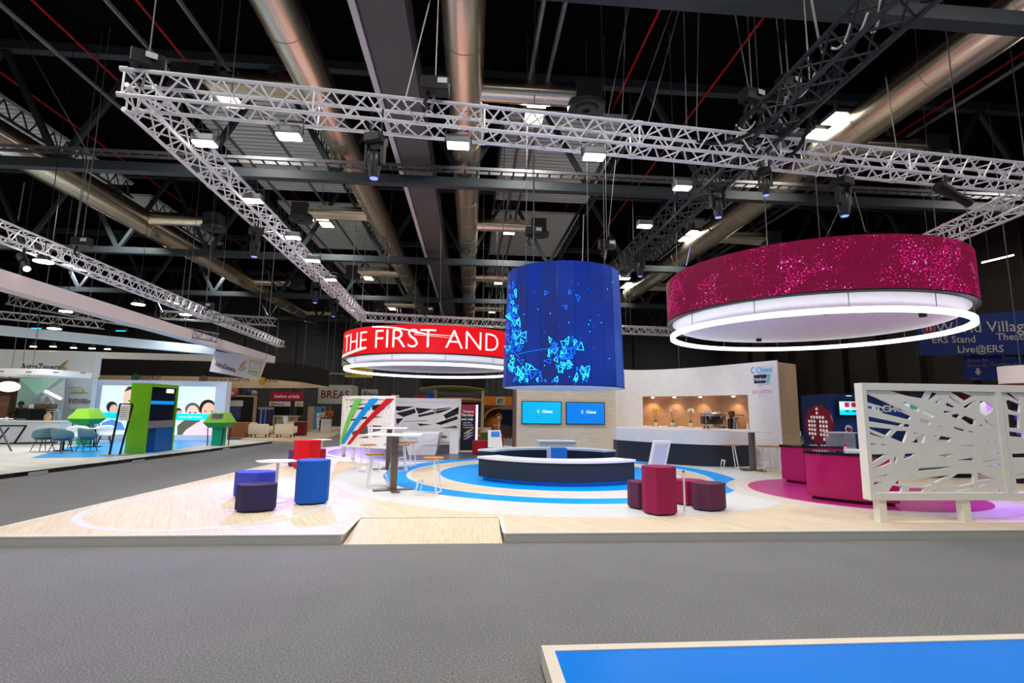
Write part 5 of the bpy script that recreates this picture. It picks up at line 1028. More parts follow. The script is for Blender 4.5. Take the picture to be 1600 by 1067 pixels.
gem(130, 657, 22.5, .86, 'green facetted kiosk behind the shell chairs on the left stand', False); gem(340, 663, 22.5, .92, 'green facetted kiosk with a screen at the right end of the left stand', True)
# shell chairs, tables, menu stand
def shell(cname, mcol):
    t = thing('shell_chair', 'x', 'chair', (0, 0, 0), 'shell armchairs on the left stand'); m = MB(); v = []; n = 16; rings = 7
    for j in range(rings):
        u = j/(rings-1)
        for i in range(n+1):
            a = math.radians(-20 + 220*i/n); sn = math.sin(PI*i/n)**.6; z = .41 + u**1.4*(.2 + .21*sn); r = .16 + .14*min(1, u*2.2) + .02*u
            v.append((r*1.05*math.cos(a), r*math.sin(a)*1.02 - .02, z))
    m.add(v, [(j*(n+1)+i, j*(n+1)+i+1, (j+1)*(n+1)+i+1, (j+1)*(n+1)+i) for j in range(rings-1) for i in range(n)])
    m.add([(.3*math.cos(2*PI*i/20), .27*math.sin(2*PI*i/20), .43) for i in range(20)] + [(.26*math.cos(2*PI*i/20), .24*math.sin(2*PI*i/20), .4) for i in range(20)], [tuple(range(20)), tuple(reversed(range(20, 40)))] + [(i, 20+i, 20+(i+1) % 20, (i+1) % 20) for i in range(20)])
    s = m.build('shell_seat', mcol, t, smooth=True); so = s.modifiers.new('thick', 'SOLIDIFY'); so.thickness = .02
    for sx in (-1, 1):
        for sy in (-1, 1): MB().cyl((sx*.13, sy*.12, .41), (sx*.24, sy*.22, 0), .018, .012, 8).build('leg', mat('walnut_leg', (96, 70, 54), .5), t)
    b = MB()
    for s1, s2 in (((-1, -1), (1, 1)), ((-1, 1), (1, -1))): b.cyl((s1[0]*.17, s1[1]*.155, .27), (s2[0]*.17, s2[1]*.155, .27), .006, n=5)
    b.build('wire_brace', M_blk, t); return t
SG = Proto(shell('grey', mat('teal_grey_shell', (104, 142, 150), .5))); SW = Proto(shell('white', mat('white_shell', (225, 235, 240), .5)))
for P_, px, py, rz, l in ((SG, 66, 705, -1.9, 'teal grey shell chair turned sideways, leftmost of the group'), (SG, 94, 707, 3.0, 'teal grey shell chair with its back to the camera, nearest of the group'), (SW, 118, 699, .6, 'white shell chair in the middle of the group on the left stand'), (SG, 135, 705, 2.6, 'blue grey shell chair right of the nearest one'), (SW, 162, 697, .5, 'pale blue lit shell chair at the right end of the group')):
    P_.put(Z(px, py, LZ) + Vector((0, 0, .003)), rz, l)
def rtable(px, py, label):
    p = Z(px, py, LZ); t = thing('round_table', label, 'table', tuple(p), 'round tables on the left stand'); MB().disc((p.x, p.y), .38, LZ+.7, LZ+.72, 32).build('tabletop', M_white, t); MB().cyl((p.x, p.y, LZ+.02), (p.x, p.y, LZ+.7), .03, n=10).build('column', M_blk, t); MB().disc((p.x, p.y), .26, LZ+.003, LZ+.02, 24).build('foot_plate', M_blk, t)
rtable(98, 704, 'round white table among the shell chairs, left one'); rtable(146, 698, 'round white table among the shell chairs, right one')
p = Z(183, 711, LZ); t = thing('menu_stand', 'black menu stand with a pale board and brass foot on the left stand', 'sign stand', tuple(p)); zt_ = Y(190, 631, p.y).z
for s, tp_ in ((-1, -.06), (1, .3)): MB().bar((p.x+s*.16-.08, p.y, LZ+.02), (p.x+s*.2+.1, p.y+.02, zt_), .05, .04).build('post', M_blk, t)
MB().bx(p.x-.06, p.x+.24, p.y-.02, p.y, zt_-.55, zt_-.05).build('board', mat('pale_menu_board', (214, 212, 206), .5), t); MB().bar((p.x-.1, p.y, zt_), (p.x+.3, p.y, zt_), .04).build('top_rail', M_blk, t); MB().box((p.x-.02, p.y, LZ+.012), (.85, .3, .02)).build('brass_foot', mat('brass', (190, 170, 90), .35, .7), t)
for i in range(5): MB().bx(p.x-.03, p.x+.17, p.y-.024, p.y-.02, zt_-.15-.07*i, zt_-.135-.07*i).build('menu_line', M_grey, t)
# fascia beams
M_fasc = mat('fascia_fabric', (226, 212, 216), .6)
def fascia(p0, p1, p2, p3, depth, label, m, y_l, y_r):
    """p0,p1: top edge left/right pixels, p2,p3 bottom; a box of real depth"""
    a, b, c, d = Y(*p0, y_l), Y(*p1, y_r), Y(*p2, y_l), Y(*p3, y_r); n = Vector((-(b-a).y, (b-a).x, 0)).normalized()*depth
    v = [c, d, b, a]; v += [q + n for q in v]
    o = MB().add(v, [(0, 1, 2, 3), (7, 6, 5, 4), (0, 4, 5, 1), (1, 5, 6, 2), (2, 6, 7, 3), (3, 7, 4, 0)]); t = thing('fascia_beam', label, 'fascia', tuple((a+b)/2), 'white fascia beams'); o.build('stretched_cover', m, t); return t
A0 = Vector((-11.2, 12.6, 4.9)); A1 = Y(430, 557, 32.8); u = (A1-A0)/(A1.y-A0.y); S0 = A0 - u*8
t = thing('fascia_beam', 'long pinkish white fascia beam sloping down from the left edge', 'fascia', tuple((S0+A1)/2), 'white fascia beams')
m = MB(); v = [S0, A1, A1 - Vector((0, 0, .42)), S0 - Vector((0, 0, .42))]; v += [q + Vector((-.45, 0, 0)) for q in v]; m.add(v, [(0, 1, 2, 3), (7, 6, 5, 4), (0, 4, 5, 1), (1, 5, 6, 2), (2, 6, 7, 3), (3, 7, 4, 0)]); m.build('stretched_cover', M_fasc, t)
fascia((-40, 504), (338, 541.5), (-40, 519), (338, 554), .4, 'pale blue white fascia beam, upper of the two cross beams', mat('cool_fascia', (205, 220, 228), .6), 21.5, 25.3)
fascia((-40, 544.5), (336, 554.5), (-40, 555), (336, 564), .4, 'cream white fascia beam, lower of the two cross beams', mat('cream_fascia', (226, 222, 214), .6), 25.5, 31)
a, b, c, d = Y(335, 548, 24.6), Y(414, 561, 24.0), Y(402, 594, 24.0), Y(327, 580, 24.6)
t = thing('hanging_cloth_sign', 'white hanging cloth sign with company lettering and a golden loop', 'hanging sign', tuple((c+d)/2)); v = [d, c, b, a]; v += [q + Vector((0, .25, 0)) for q in v]; MB().add(v, [(0, 1, 2, 3), (7, 6, 5, 4), (0, 4, 5, 1), (1, 5, 6, 2), (2, 6, 7, 3), (3, 7, 4, 0)]).build('cloth', M_fasc, t)
for q in (a, b): MB().cyl(q + Vector((0, .12, -.02)), (q.x, q.y + .12, 13.4), .012, n=5).build('hanger_wire', M_wire, t)
fn = facing(Y(336, 571, 24.55), (b-a)); sl = (b.z-a.z)/(b-a).to_2d().length
MB().raw(text('AstraZeneca', .33, .002, .003, 'LEFT', .64), lambda p: fn(p) + Vector((0, -.03, p.x*sl*.95))).build('sign_letters', M_ink, t)
loop(379, 572, 24.2, .32, t)
q = Y(388, 580, 24.0); MB().raw(plate([(0, -.12), (.62, -.17), (.66, .5), (.04, .55)], [(( .05, -.06)), (.58, -.1), (.6, .44), (.08, .49)] and [[(.05, -.06), (.58, -.1), (.6, .44), (.08, .49)]], .002), facing(q + Vector((0, -.03, 0)), (b-a))).build('green_box', M_lime, t)
MB().raw(text('Fasenra', .2, .002, 0, 'LEFT', .8), facing(q + Vector((.04, -.04, .12)), (b-a))).build('green_word', M_lime, t); MB().raw(text('benralizumab', .09, .002, .002, 'LEFT', .9), facing(q + Vector((.06, -.04, -.02)), (b-a))).build('sign_caption', M_ink, t)
# round lamps and down lights over the left stand
def downlight(px, py, y, r, label, w=0):
    p = Y(px, py, y); t = thing('round_downlight', label, 'lamp', tuple(p), 'round lamps over the left stand'); MB().cyl(p, p + Vector((0, 0, .18)), r*.8, r*.6, 16).build('housing', M_blk, t); MB().cyl(p - Vector((0, 0, .03)), p, r, n=16).build('lens', M_lamp, t); MB().cyl(p + Vector((0, 0, .18)), p + Vector((0, 0, .9 if not w else 13.4 - p.z)), .012, n=5).build('hanger', M_blk, t)
    if w: spot(p - Vector((0, 0, .06)), p - Vector((0, 0, 3)), w, (.93, .97, 1), 130, .8, .12)
for i, (px, py) in enumerate(((52, 541), (83, 541), (115, 543), (144, 544), (168, 545))): downlight(px, py, 27, .13, '%s small round downlight from the left between the cross beams' % ORD[i])
for px, py, y, r, l in ((68, 408, 14.5, .22, 'round lamp hanging above the left end of the sloping fascia'), (103, 486, 20, .2, 'round lamp behind the sloping fascia, at left'), (216, 475, 22, .24, 'round lamp above the middle of the sloping fascia'), (290, 491, 24, .24, 'round lamp above the far part of the sloping fascia'), (85, 513, 21, .22, 'round lamp just over the upper cross beam')): downlight(px, py, y, r, l, 300)
for px, py, l in ((242, 497, 'right of the sloping fascia'), (190, 515, 'behind the sloping fascia'), (58, 511, 'over the upper cross beam')):
    p = Y(px, py, 23); t = thing('blue_lit_spotlight', 'small spotlight glowing cyan ' + l, 'stage light', tuple(p), 'cyan spotlights'); MB().box(p, (.42, .1, .1)).build('bar_body', M_blk, t); MB().box(p - Vector((0, .04, .06)), (.38, .05, .03)).build('cyan_lens', mat('cyan_lens', (40, 190, 255), .2, emit=2), t); MB().cyl(p, p + Vector((0, 0, .6)), .015, n=5).build('hanger', M_blk, t)
# ================================================================ stands at the back
t = thing('curved_black_canopy', 'black curved hanging canopy with a beige lettered band, behind the left stand', 'canopy', (-18, 38, 3))
pp = [Y(px, py, y) for px, py, y in ((60, 555, 40), (150, 556, 38), (300, 558, 36), (400, 562, 35.2), (470, 569, 35.4), (513, 578, 37))]; pb = [Y(px, py, y) for px, py, y in ((60, 584, 40), (150, 586, 38), (300, 588, 36), (400, 591, 35.2), (470, 597, 35.4), (513, 604, 37))]
pe = [Y(px, py, y) for px, py, y in ((60, 605, 40), (150, 605, 38), (300, 606, 36), (400, 606.5, 35.2), (470, 606.5, 35.4), (511, 605.5, 37))]
def sheet2(A_, B_, th, back=.15):
    m = MB(); v = []
    for a, b in zip(A_, B_): v += [a, b, b + Vector((0, back, 0)), a + Vector((0, back, 0))]
    n = len(A_)-1
    return m.add(v, [(i*4+k, i*4+(k+1) % 4, (i+1)*4+(k+1) % 4, (i+1)*4+k) for i in range(n) for k in range(4)] + [(0, 1, 2, 3), (n*4+3, n*4+2, n*4+1, n*4)])
sheet2(pp, pb, 0).build('black_curtain', mat('black_curtain', (34, 31, 28), .9), t); sheet2(pb, [q + Vector((0, -.3, 0)) for q in pe], 0).build('beige_band', mat('beige_band', (196, 168, 136), .6), t)
M_taupe = mat('taupe_ink', (96, 82, 70), .5)
for s, px, py, y, sz in (('Anoro ELLIPTA', 216, 592, 37, .44), ('Elebrato ELLIPTA', 323, 594.5, 35.5, .42), ('Relvar', 413, 596.5, 34.9, .4)): MB().raw(text(s, sz, .003, .006, 'LEFT', .9), facing(Y(px, py, y - .42), (1, .0, 0))).build('band_letters', M_taupe, t)
for px, py, y, c in ((211, 590, 37, (60, 110, 90)), (317, 592.5, 35.5, (110, 100, 90)), (410, 595.5, 34.9, (226, 180, 40))): q = Y(px, py, y-.4); MB().cyl(q, q + Vector((0, .02, 0)), .26, n=20).build('band_dot', mat('dot_%d' % c[0], c, .5), t)
for i in range(8): q = Y(395 + i*15, 563 + i*1.9, 35.5); MB().bar(q, q + Vector((0, 0, .35)), .06).build('curtain_clip', M_blk, t)
# far platform + furniture
fp = [Vector((-11.6, 27, 0)), Z(454, 690, .1), Z(515, 683, .1), Z(543, 673, .1), Z(543, 667, .1), Vector((-16, 44, 0))]
t = thing('cream_platform', 'cream stand platform under the white armchairs', 'platform', (-13, 32, 0)); MB().prism([(p.x, p.y) for p in fp], 0, .1).build('deck', wood('cream_boards', (216, 196, 170), (206, 186, 160), (.3, 2)), t)
M_cream = mat('cream_upholstery', (236, 226, 200), .8); M_leg = mat('dark_wood_leg', (60, 46, 36), .5)
def armchair(px, py, y, wd, label, rz=0):
    p = Z(px, py, .1) if y is None else Vector((Y(px, py, y).x, y, .1)); t = thing('white_armchair', label, 'armchair', tuple(p), 'cream armchairs'); hw = wd/2
    MB().box(p + Vector((0, .35, .3)), (wd*.9, .62, .2)).build('seat', M_cream, t, bevel=.06, smooth=True); MB().box(p + Vector((0, 0, .44)), (wd, .16, .56)).build('backrest', M_cream, t, bevel=.075, smooth=True)
    for s in (-1, 1): MB().box(p + Vector((s*(hw-.07), .35, .42)), (.15, .6, .36)).build('armrest', M_cream, t, bevel=.06, smooth=True); MB().cyl(p + Vector((s*hw*.7, .05, 0)), p + Vector((s*hw*.7, .05, .2)), .03, n=8).build('leg', M_leg, t); MB().cyl(p + Vector((s*hw*.7, .58, 0)), p + Vector((s*hw*.7, .58, .2)), .03, n=8).build('leg', M_leg, t)
for px, py, wd, l in ((403, 683.5, 1.08, 'cream armchair seen from behind, left of the front two'), (443, 683.5, 1.02, 'cream armchair seen from behind, right of the front two'), (382, 679, 1.4, 'cream armchair at the left, partly behind the front left one'), (456, 677.5, 1.1, 'cream armchair facing the desk behind the front right one')): armchair(px, py, None, wd, l)
p = Z(366, 683, .1); tag(MB().box(p + Vector((0, .3, .4)), (1.1, .5, .8)).build('terracotta_bench', mat('terracotta', (168, 104, 72), .6), bevel=.01), 'terracotta box bench beside the green kiosk', 'bench')
p = Z(466, 681, .1); tag(MB().box(p + Vector((0, .3, .4)), (.62, .5, .78)).build('dark_red_cube', mat('dark_red_laminate', (112, 10, 24), .5), bevel=.01), 'dark red cube seat right of the cream armchairs', 'seat')
p = Z(424, 679, .1); t = thing('ochre_table', 'ochre low table between the cream armchairs', 'table', tuple(p)); MB().box(p + Vector((0, .3, .36)), (.5, .5, .05)).build('tabletop', mat('ochre', (190, 140, 30), .5), t); MB().box(p + Vector((0, .3, .17)), (.4, .4, .33)).build('base', mat('ochre', (190, 140, 30), .5), t)
p = Z(442, 683, .1) + Vector((.1, -.1, 0)); t = thing('info_post', 'small pale info post with a tilted card in front of the right armchair', 'sign stand', tuple(p)); MB().box(p + Vector((0, 0, .55)), (.24, .06, .34)).build('card_holder', mat('pale_blue_card', (205, 222, 236), .4), t); MB().cyl(p, p + Vector((0, 0, .9)), .02, n=8).build('pole', M_white, t); MB().box(p + Vector((0, 0, 1.0)), (.26, .03, .32)).build('card', mat('pale_blue_card', (205, 222, 236), .4), t); MB().disc((p.x, p.y), .15, .1, .115, 16).build('foot_plate', M_white, t)
y = 37; a, b = Y(352, 617, y), Y(399, 664, y)
t = thing('framed_display', 'big dark display in a pale wooden frame behind the armchairs', 'display', ((a.x+b.x)/2, y, 0)); MB().bx(a.x, b.x, y, y+.2, b.z-.2, a.z).build('dark_panel', mat('near_black', (24, 22, 22), .4), t)
m = MB(); m.bx(a.x, b.x, y-.05, y, a.z-.12, a.z).bx(b.x-.22, b.x, y-.05, y, b.z, a.z-.12).bx(a.x, b.x, y-.05, y+.2, b.z-.35, b.z).bx(a.x+.2, b.x-.2, y, y+.2, .0, b.z-.35); m.build('wooden_frame', mat('tan_frame', (200, 170, 130), .5), t)
c = Y(380, 628, y); MB().bx(a.x, c.x, y-.02, y, c.z-.3, c.z+.1).build('white_caption', M_white, t); q = Y(377, 635, y); r_ = Y(377, 655, y); MB().bx(a.x, q.x, y-.02, y, r_.z, q.z).build('violet_screen', mat('violet_screen', (60, 58, 100), .3, emit=.15), t)
p = Y(363, 616, 37.1); t = thing('orange_camera_dome', 'orange striped dome camera model on top of the framed display', 'model', tuple(p)); MB().ball(p + Vector((-.1, 0, .12)), (.5, .4, .42), 16).build('dome', mat('orange_dome', (215, 110, 60), .4), t, smooth=True); MB().box(p + Vector((0, -.4, .06)), (.55, .15, .22)).build('front_box', M_white, t, bevel=.03); MB().cyl(p + Vector((-.05, -.49, .06)), p + Vector((-.05, -.47, .06)), .09, n=14).build('lens', M_blk, t)
p = Y(391, 617, 37.1); t = thing('blue_model', 'blue and white model on top right of the framed display', 'model', tuple(p)); MB().ball(p + Vector((-.1, 0, .2)), (.25, .2, .22), 12).build('blue_ball', mat('steel_blue', (60, 80, 120), .5), t); MB().ball(p + Vector((.25, 0, .15)), (.22, .18, .18), 12).build('pale_ball', mat('pale_pink_grey', (200, 190, 190), .5), t)
y = 39; a, b = Y(400, 636, y), Y(425, 668, y)
t = thing('ribbon_rack', 'rack of hanging blue and red strips left of the monitor desks', 'rack', ((a.x+b.x)/2, y, 0)); MB().bx(a.x, b.x, y, y+.08, a.z-.15, a.z).build('top_board', M_pale, t)
for i, c in enumerate(((150, 40, 60), (40, 60, 140), (190, 200, 230), (40, 90, 190), (150, 170, 210), (30, 70, 160), (120, 60, 90), (60, 60, 120))): x = a.x + .08 + (b.x-a.x-.16)*i/7; MB().bx(x-.06, x+.06, y, y+.04, b.z + .1*(i % 3), a.z-.15).build('strip', mat('strip_%d' % i, c, .7), t)
for s in (a.x, b.x): MB().bar((s, y+.1, 0), (s, y+.1, a.z), .05).build('post', M_grey, t)
y = 40
for px0, px1, l in ((421, 453, 'left'), (461, 473, 'right')):
    a, b, c = Y(px0, 627, y), Y(px1, 635, y), Y(px1-1, 648, y); t = thing('monitor_board', 'dark monitor under a white header board, %s one behind the armchairs' % l, 'display', ((a.x+b.x)/2, y, 0), 'monitor boards')
    MB().bx(a.x, b.x, y, y+.1, b.z, a.z).build('header', M_wall, t); MB().bx(a.x+.15, b.x, y, y+.1, c.z, b.z).build('monitor', mat('near_black', (24, 22, 22), .4), t); MB().bx((a.x+b.x)/2-.1, (a.x+b.x)/2+.1, y+.1, y+.2, 0, b.z).build('post', M_blk, t); q = Y(px0+5, 631.5, y-.01); MB().cyl(q, q + Vector((0, .01, 0)), .15, n=14).build('yellow_dot', mat('dot_226', (226, 180, 40), .5), t); words('header_letters', 'Nucala', px0+8, 632.8, y, .26, M_taupe, t)
for px0, px1, py0, py1, y, l in ((427, 464, 649, 668, 37.5, 'long'), (450, 480, 658, 673, 36, 'short')):
    a, b = Y(px0, py0, y), Y(px1, py1, y); t = thing('cream_desk', '%s cream desk with open front behind the armchairs' % l, 'desk', ((a.x+b.x)/2, y, 0), 'cream desks'); MB().bx(a.x, b.x, y, y+.6, a.z-.12, a.z).build('top', mat('tan_frame', (200, 170, 130), .5), t); MB().bx(a.x, b.x, y+.02, y+.58, .1, .16).build('base_rail', mat('tan_frame', (200, 170, 130), .5), t)
    for i in range(4): x = a.x + .05 + (b.x-a.x-.1)*i/3; MB().bar((x, y+.05, .16), (x, y+.05, a.z-.12), .1).build('upright', mat('tan_frame', (200, 170, 130), .5), t)
    MB().bx(a.x+.1, b.x-.1, y+.3, y+.34, .3, a.z-.14).build('inner_panel', M_pale, t)
# person desk and blue poster
y = 36; a, b = Y(501.5, 655, y), Y(514, 677, y); t = thing('white_lectern', 'white lectern counter in front of the person in the orange jacket', 'lectern', ((a.x+b.x)/2, y, 0)); MB().bx(a.x, b.x, y, y+.5, b.z, a.z-.05).build('body', M_wall, t); MB().bx(a.x-.05, b.x+.05, y-.05, y+.55, a.z-.05, a.z).build('top', M_white, t)
person('person in an orange jacket standing behind the white lectern', (Y(513, 677, 37.2).x, 37.2, .0), 1.82, mat('orange_jacket', (176, 92, 40), .8), mat('dark_green_trousers', (40, 70, 60), .8), M_skin, mat('brown_hair', (110, 70, 40), .7), -.25, 'front', longc=True)
person('person in pale top and dark trousers, left of the white lectern', (Y(502, 679, 37.6).x, 37.6, .0), 1.66, mat('pale_top', (205, 195, 180), .8), mat('black_trousers', (22, 22, 26), .9), M_skin, M_blk, .5, 'front')
y = 40; a, b = Y(491, 635, y), Y(506.5, 675, y); t = thing('blue_poster', 'tall blue sky poster board left of the person in orange', 'poster', ((a.x+b.x)/2, y, 0)); MB().bx(a.x, b.x, y, y+.1, .02, a.z).build('board', led_grad('sky_poster', (40, 120, 180), (110, 160, 180), .25), t); MB().bx(a.x-.45, a.x, y, y+.1, .02, a.z).build('cream_side', mat('tan_frame', (200, 170, 130), .5), t)
for i in range(5): q = Y(498, 648 + i*6, y-.05); MB().box(q, (.32, .03, .26)).build('brochure', M_wall, t)
def hsign(px0, py0, px1, py1, y, s, label, m, tm, sz, depth=.5, tx=None, name='hanging_box_sign', cat='hanging sign', bold=.01):
    a, b = Y(px0, py0, y), Y(px1, py1, y); t = thing(name, label, cat, ((a.x+b.x)/2, y, b.z)); MB().bx(a.x, b.x, y, y+depth, b.z, a.z).build('panel', m, t)
    if s: fn = facing((tx if tx is not None else (a.x+b.x)/2, y-.01, (a.z+b.z)/2 - sz*.35), (1, 0, 0)); MB().raw(text(s, sz, .004, bold, sx=.95), fn).build('letters', tm, t)
    for x in (a.x+.2, b.x-.2): MB().cyl((x, y+depth/2, a.z), (x, y+depth/2, 13.4), .015, n=5).build('hanger_wire', M_wire, t)
    return t
M_sgn = mat('grey_white_sign', (178, 176, 166), .6)
hsign(498, 601, 549, 631, 40, 'BREAS', 'grey white hanging box sign with dark red letters BREAS', M_sgn, mat('dark_red_ink', (120, 20, 40), .5), .82, 2.0)
hsign(565, 608, 588.5, 622, 43, 'Masimo', 'pale hanging sign with a blue snowflake mark, right of the lettered box sign', M_sgn, mat('blue_grey_ink', (70, 100, 130), .5), .3, tx=Y(579.5, 615, 43).x + .2)
p = Y(571, 614.5, 42.95); t0 = thing('snowflake_mark', 'blue snowflake mark on the pale hanging sign', 'mark', tuple(p))
m = MB()
for k in range(6): m.bar(p, p + Vector((.24*math.cos(k*PI/3), 0, .24*math.sin(k*PI/3))), .05); m.ball(p + Vector((.26*math.cos(k*PI/3), 0, .26*math.sin(k*PI/3))), .05, 6)
m.build('snowflake', mat('blue_grey_ink', (70, 100, 130), .5), t0)
hsign(611.5, 617, 623, 630, 44, 'O', 'small white sign with a dark blue globe and ring, beyond the striped lattice', M_wall, M_navy, .6, .1)
hsign(423, 612, 474, 626, 48, 'Ination article', 'dark red banner on the back wall under the black canopy', mat('red_banner', (150, 14, 30), .6), mat('pale_pink_ink', (240, 190, 200), .5), .42, .1, name='red_banner', cat='banner')
hsign(647, 617, 679, 631, 48, 'Aut', 'dark red banner on the back wall behind the rear lattice', mat('red_banner', (150, 14, 30), .6), mat('pale_pink_ink', (240, 190, 200), .5), .42, .1, name='red_banner', cat='banner')
hsign(535, 547, 541, 572, 47, '', 'narrow pale green banner left of the red ring', mat('pale_green_banner', (180, 205, 180), .6), None, .1, .1, name='banner', cat='banner')
hsign(541, 548, 582, 590, 47.5, '', 'yellow banner behind the left edge of the red ring', mat('yellow_banner', (190, 160, 20), .6), None, .1, .1, name='banner', cat='banner')
hsign(515, 582, 548, 586, 42, '', 'grey lighting bar beyond the lettered box sign', M_grey, None, .1, .3, name='lighting_bar', cat='bar')
# green ring stand and the warm lounge
t = thing('black_canopy', 'black hanging canopy with a green disc and a lower orange disc behind the red ring', 'canopy', (-1, 31, 2.5))
c0 = Y(707.5, 610, 31); rg = (Y(760, 610, 31).x - Y(655, 610, 31).x)/2
m = MB().disc((c0.x, 31), rg, c0.z-.02, c0.z+.02, 48); m.v = [(x, y, z + (31-y)*.09) for x, y, z in m.v]; m.build('green_disc', mat('sage_green_disc', (150, 165, 95), .5), t); MB().disc((c0.x, 31), rg-.03, c0.z+.22, c0.z + 1.5, 48).build('black_drum', mat('near_black_cloth', (24, 22, 20), .8), t)
c1 = Y(714, 624, 30.5); r1 = (Y(754, 624, 30.5).x - Y(675, 624, 30.5).x)/2; m = MB().disc((c1.x, 30.5), r1, c1.z-.1, c1.z, 48); m.v = [(x, y, z + (30.5-y)*.05) for x, y, z in m.v]; m.build('orange_disc', mat('tan_orange_disc', (206, 150, 96), .5), t)
for px in (680, 754): q = Y(px, 640, 30.4); MB().bx(q.x-.08, q.x+.08, 30.4, 30.56, 0, c0.z).build('cream_post', mat('cream_post', (214, 200, 160), .5), t)
MB().bx(Y(682, 630, 32).x, Y(750, 630, 32).x, 32, 32.2, 1.6, c1.z).build('dark_screen', mat('near_black', (24, 22, 22), .4), t)
p = Y(672, 620, 30.8); tag(MB().ball(p, (.22, .22, .28), 14).build('blue_lamp_ball', mat('royal_blue', (20, 80, 190), .4, emit=.2), smooth=True), 'small royal blue ball beside the orange disc', 'ornament')
y = 36; a, b = Y(757, 619, y), Y(800, 633, y); hsign(757, 619, 800, 633.5, 36, '', 'amber orange fascia left of the oak screen wall', mat('amber_panel', (190, 104, 14), .5, emit=.12), None, .1, .3, name='amber_fascia', cat='fascia')
hsign(775, 620.5, 789, 632.5, 35.5, 'ET', 'small square sign with a dark green letter mark on the amber fascia', mat('pale_grey_green', (190, 200, 190), .5), mat('dark_green_ink', (40, 70, 66), .5), .38, .05, bold=.015)
t = thing('golden_dome', 'golden glowing dome shelter left of the oak screen wall', 'pavilion', tuple(Y(779, 660, 35))); c = Y(779, 654, 35); rx = .95
m = MB(); v = []; n = 16
for i in range(n+1):
    a = PI*i/n
    for yy in (34.9, 36.5): v.append((c.x + rx*math.cos(a), yy, c.z + .75*math.sin(a)))
m.add(v, [(2*i, 2*i+2, 2*i+3, 2*i+1) for i in range(n)]); o = m.build('dome_shell', mat('golden_shell', (216, 140, 20), .4), t, smooth=True); o.modifiers.new('thick', 'SOLIDIFY').thickness = .08
MB().bx(c.x-rx, c.x+rx, 36.5, 36.6, 0, c.z+.7).build('back_panel', mat('brown_amber', (96, 58, 20), .6), t); MB().bx(c.x-rx, c.x-rx+.08, 34.9, 36.5, 0, c.z).bx(c.x+rx-.08, c.x+rx, 34.9, 36.5, 0, c.z).build('side_wall', mat('brown_amber', (96, 58, 20), .6), t)
l = MB().ball((c.x+.75, 35.2, c.z+.35), .1, 10).build('glow_lamp', mat('amber_lamp', (255, 200, 60), .3, emit=5), t)
spot((c.x, 35.6, c.z+.3), (c.x, 36.2, 0), 60, (1, .6, .2), 120)
p = Y(779.5, 652, 30) - Vector((0, .06, 0)); t = thing('lifebuoy_sign', 'orange ring with a white cross on a box in the warm lounge', 'sign', tuple(p)); m = MB(); ring = [(p.x + .15*math.cos(k*PI/10), 29.94, p.z + .18*math.sin(k*PI/10)) for k in range(21)]; m.tube(ring, .045, 8).build('orange_ring', mat('orange_ring', (200, 100, 50), .5), t); MB().box(p + Vector((0, -.02, 0)), (.16, .03, .05)).box(p + Vector((0, -.021, 0)), (.05, .03, .16)).build('white_cross', M_white, t); MB().bar((p.x, 29.96, 0), (p.x, 29.94, p.z-.18), .04).build('stem', M_white, t)
def lbox(px0, py0, px1, py1, y, d, label, c, name, cat, group=None):
    a, b = Y(px0, py0, y), Y(px1, py1, y); z0 = b.z if 'printer' in name else 0; t = thing(name, label, cat, ((a.x+b.x)/2, y, z0), group); m = mat('lounge_%d_%d_%d' % c, c, .6); MB().bx(a.x, b.x, y, y+d, z0, a.z-.05).build('body', m, t); MB().bx(a.x-.03, b.x+.03, y-.03, y+d+.03, a.z-.05, a.z).build('top', mat('tan_frame', (200, 170, 130), .5), t); return t
lbox(772, 664, 786, 676, 30, .5, 'pink brown counter under the orange ring in the warm lounge', (168, 110, 84), 'lounge_counter', 'counter'); lbox(752, 674, 772, 692, 26, .6, 'green fronted counter behind the white tablet kiosk', (70, 110, 36), 'lounge_counter', 'counter'); lbox(744, 669, 752, 680, 28, .4, 'terracotta counter at the left of the warm lounge', (170, 84, 44), 'lounge_counter', 'counter')
lbox(743.5, 680, 749, 694, 26, .3, 'bright green stool box in the warm lounge', (60, 130, 20), 'lounge_stool', 'stool'); lbox(756, 668, 767, 674, 26.05, .3, 'white printer box on the lounge counter', (220, 214, 204), 'printer_box', 'box')
for px, py, l in ((793, 692, 'dark lounge chair with pale legs at the edge of the oak wall'), (788, 684, 'dark lounge chair behind the first one')):
    p = Vector((Y(px, py, 25 if py > 690 else 28).x, 25 if py > 690 else 28, 0)); t = thing('lounge_chair', l, 'chair', tuple(p), 'lounge chairs'); MB().box(p + Vector((0, 0, .45)), (.45, .45, .05)).build('seat', M_leg, t); MB().box(p + Vector((0, .2, .7)), (.45, .05, .45)).build('backrest', M_leg, t)
    for sx in (-1, 1):
        for sy in (-1, 1): MB().bar(p + Vector((sx*.18, sy*.18, .43)), p + Vector((sx*.24, sy*.22, 0)), .035).build('leg', mat('tan_frame', (200, 170, 130), .5), t)
p = Y(793, 645, 32); t = thing('blue_curtain', 'dark blue curtain with a pale valance at the edge of the oak wall', 'curtain', (p.x, 32, 0)); m = MB()
for i in range(8): m.cyl((p.x-.35+i*.1, 32, 0), (p.x-.35+i*.1, 32, p.z+.2), .06, n=8)
m.build('folds', mat('navy_curtain', (20, 34, 66), .9), t); MB().box((p.x, 31.95, p.z+.35), (.9, .2, .3)).build('valance', mat('taupe_valance', (150, 130, 110), .7), t)
